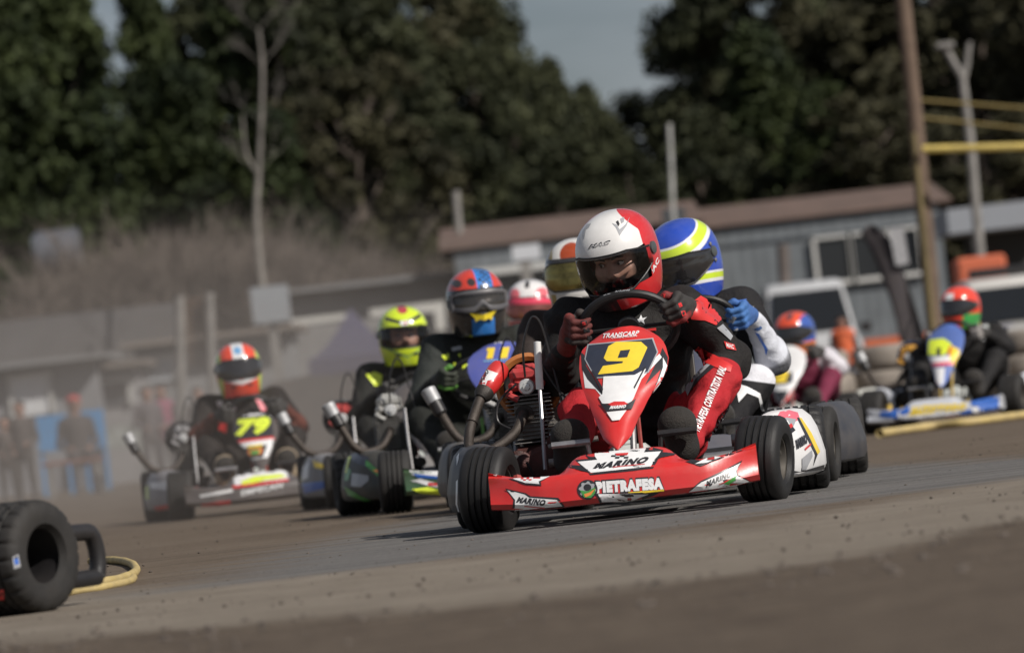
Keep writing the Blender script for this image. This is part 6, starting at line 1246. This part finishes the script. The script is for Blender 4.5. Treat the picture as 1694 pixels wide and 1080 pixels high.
# bare shrubs and dead trunk
def branches(mb, p, d, L_, r_, depth, rg):
    q = p + d * L_; mb.tube([p, p.lerp(q, .5) + Vector(rg.normal(size=3)) * L_ * .04, q], [r_, r_ * .8, r_ * .6], 4, cap=False)
    if depth == 0: return
    for k in range(3 if depth > 1 else 4):
        nd = (d + Vector(rg.normal(size=3)) * .33 + V(0, 0, .12)).normalized(); branches(mb, p.lerp(q, .45 + .55 * rg.random()), nd, L_ * (.55 + .25 * rg.random()), r_ * .6, depth - 1, rg)
TWIG = mat('brown_twigs', (.15, .125, .105), .9, var=.3, scale=2)
SH = []
for sdd in (1, 2, 3):
    rg = np.random.default_rng(sdd); mb = MB()
    for k in range(15): a = rg.random() * 6.28; branches(mb, V(.25 * math.cos(a), .25 * math.sin(a), 0), (V(math.cos(a) * .45 * rg.random(), math.sin(a) * .45 * rg.random(), 1)).normalized(), 1.9, .045, 4, rg)
    o = mb.build('bare_shrub', TWIG, None, 0); SH.append(o.data); bpy.data.objects.remove(o)
for i, (x, yt, D, lb) in enumerate(((150, 330, 112, 'leftmost bare brown shrub by the round tank'), (215, 310, 115, 'bare brown shrub second from the left'), (285, 300, 113, 'tall bare shrub above the gate posts'), (360, 285, 116, 'tallest bare shrub left of the pale dead trunk'), (440, 310, 114, 'bare shrub behind the grey electrical box'), (520, 340, 112, 'bare shrub above the low hall roof'), (590, 380, 115, 'lowest bare shrub at the right end of the row'), (95, 380, 108, 'small bare shrub below the round tank'), (185, 345, 110, 'bare shrub between the two leftmost shrubs and nearer'), (250, 330, 111, 'rounded bare shrub left of the gate posts, in front'), (320, 325, 110, 'bare shrub directly above the slatted gate'), (395, 330, 110, 'bare shrub close against the left of the dead trunk'), (480, 350, 110, 'bare shrub just right of the grey electrical box'), (555, 365, 111, 'bare shrub above the white banner strip'), (640, 390, 112, 'bare shrub at the end of the row nearest the rusty roof'), (55, 400, 112, 'bare shrub at the far left under the tank'))):
    t = px(x, yt, D); o = bpy.data.objects.new('bare_shrub', SH[i % 3]); COL.objects.link(o); o.location = (t.x, D, 0); s = t.z / 5.2; o.scale = (s * 1.15, s * 1.15, s); o.rotation_euler = (0, 0, i * 1.1); tag(o, lb, 'shrub', 'bare shrubs behind the huts')
rg = np.random.default_rng(9); D = 100; P = [px(x, y, D) for x, y in ((428, 50), (434, 110), (432, 200), (428, 290), (424, 350), (428, 420), (440, 520))]; root = V(P[-1].x, D, 0); P.append(root); mb = MB(); P = [p - root for p in P]; mb.tube(spline(P[::-1], 4), [.085 * (1 - .75 * i / 28) for i in range(29)], 8)
tr_ = mb.build('trunk', PBARK, None, 60); e = empty('dead_tree', root); tr_.parent = e; tag(e, 'pale dead tree trunk with a fork standing before the dark conifers', 'tree'); mb = MB()
mb.tube([P[3], px(410, 262, D) - root, px(404, 238, D) - root, px(401, 190, D) - root], [.035, .03, .025, .015], 6)
for k in (0, 1, 2, 3): 
    for s in (-1, 1): branches(mb, P[k], V(s * (.5 + .3 * rg.random()), .2 * rg.normal(), .7).normalized(), .5, .007, 3, rg)
mb.build('branches', PBARK, e, 0)
# ------------------------------------------------------------ sky backdrop clouds are in the world; dust thrown up behind the pack
def dust(name, c, size, dens, label, col, nscale, seed):
    m = bpy.data.materials.new(name); m.use_nodes = True; n = m.node_tree.nodes; L = m.node_tree.links; n.remove(n['Principled BSDF']); v = n.new('ShaderNodeVolumePrincipled'); v.inputs['Color'].default_value = (*col, 1); v.inputs['Anisotropy'].default_value = .1
    tc = n.new('ShaderNodeTexCoord'); q = n.new('ShaderNodeTexNoise'); q.inputs['Scale'].default_value = nscale; q.inputs['Detail'].default_value = 3; mp = n.new('ShaderNodeMapping'); mp.inputs['Location'].default_value = (seed, 0, 0); L.new(tc.outputs['Object'], mp.inputs[0]); L.new(mp.outputs[0], q.inputs['Vector'])
    # soft falloff in generated space
    mp2 = n.new('ShaderNodeMapping'); mp2.inputs['Location'].default_value = (-1, -1, -.15); mp2.inputs['Scale'].default_value = (2, 2, 1.15); L.new(tc.outputs['Generated'], mp2.inputs[0]); ln = n.new('ShaderNodeVectorMath'); ln.operation = 'LENGTH'; L.new(mp2.outputs[0], ln.inputs[0])
    r = n.new('ShaderNodeMapRange'); r.interpolation_type = 'SMOOTHSTEP'; r.inputs[1].default_value = .25; r.inputs[2].default_value = 1.0; r.inputs[3].default_value = 1; r.inputs[4].default_value = 0; L.new(ln.outputs['Value'], r.inputs[0])
    r2 = n.new('ShaderNodeMapRange'); r2.inputs[1].default_value = .3; r2.inputs[2].default_value = .75; r2.inputs[3].default_value = .25; r2.inputs[4].default_value = 1.5; L.new(q.outputs[0], r2.inputs[0])
    mm = n.new('ShaderNodeMath'); mm.operation = 'MULTIPLY'; L.new(r.outputs[0], mm.inputs[0]); L.new(r2.outputs[0], mm.inputs[1]); m3 = n.new('ShaderNodeMath'); m3.operation = 'MULTIPLY'; L.new(mm.outputs[0], m3.inputs[0]); m3.inputs[1].default_value = dens; L.new(m3.outputs[0], v.inputs['Density']); L.new(v.outputs[0], n['Material Output'].inputs['Volume'])
    o = MB().box((0, 0, 0), size).build(name, m, None, 0, loc=c); tag(o, label, 'dust', kind='stuff'); return o
dust('dust_cloud', (-2.6, 46, 1.25), (9.5, 46, 2.4), .025, 'brown dust hanging behind the karts on the left', (.50, .46, .425), .35, 3.)
dust('dust_cloud', (-1.9, 31, .75), (5.5, 15, 2.3), .05, 'thicker brown dust plume rolling around the number 79 kart', (.50, .46, .425), .8, 9.)
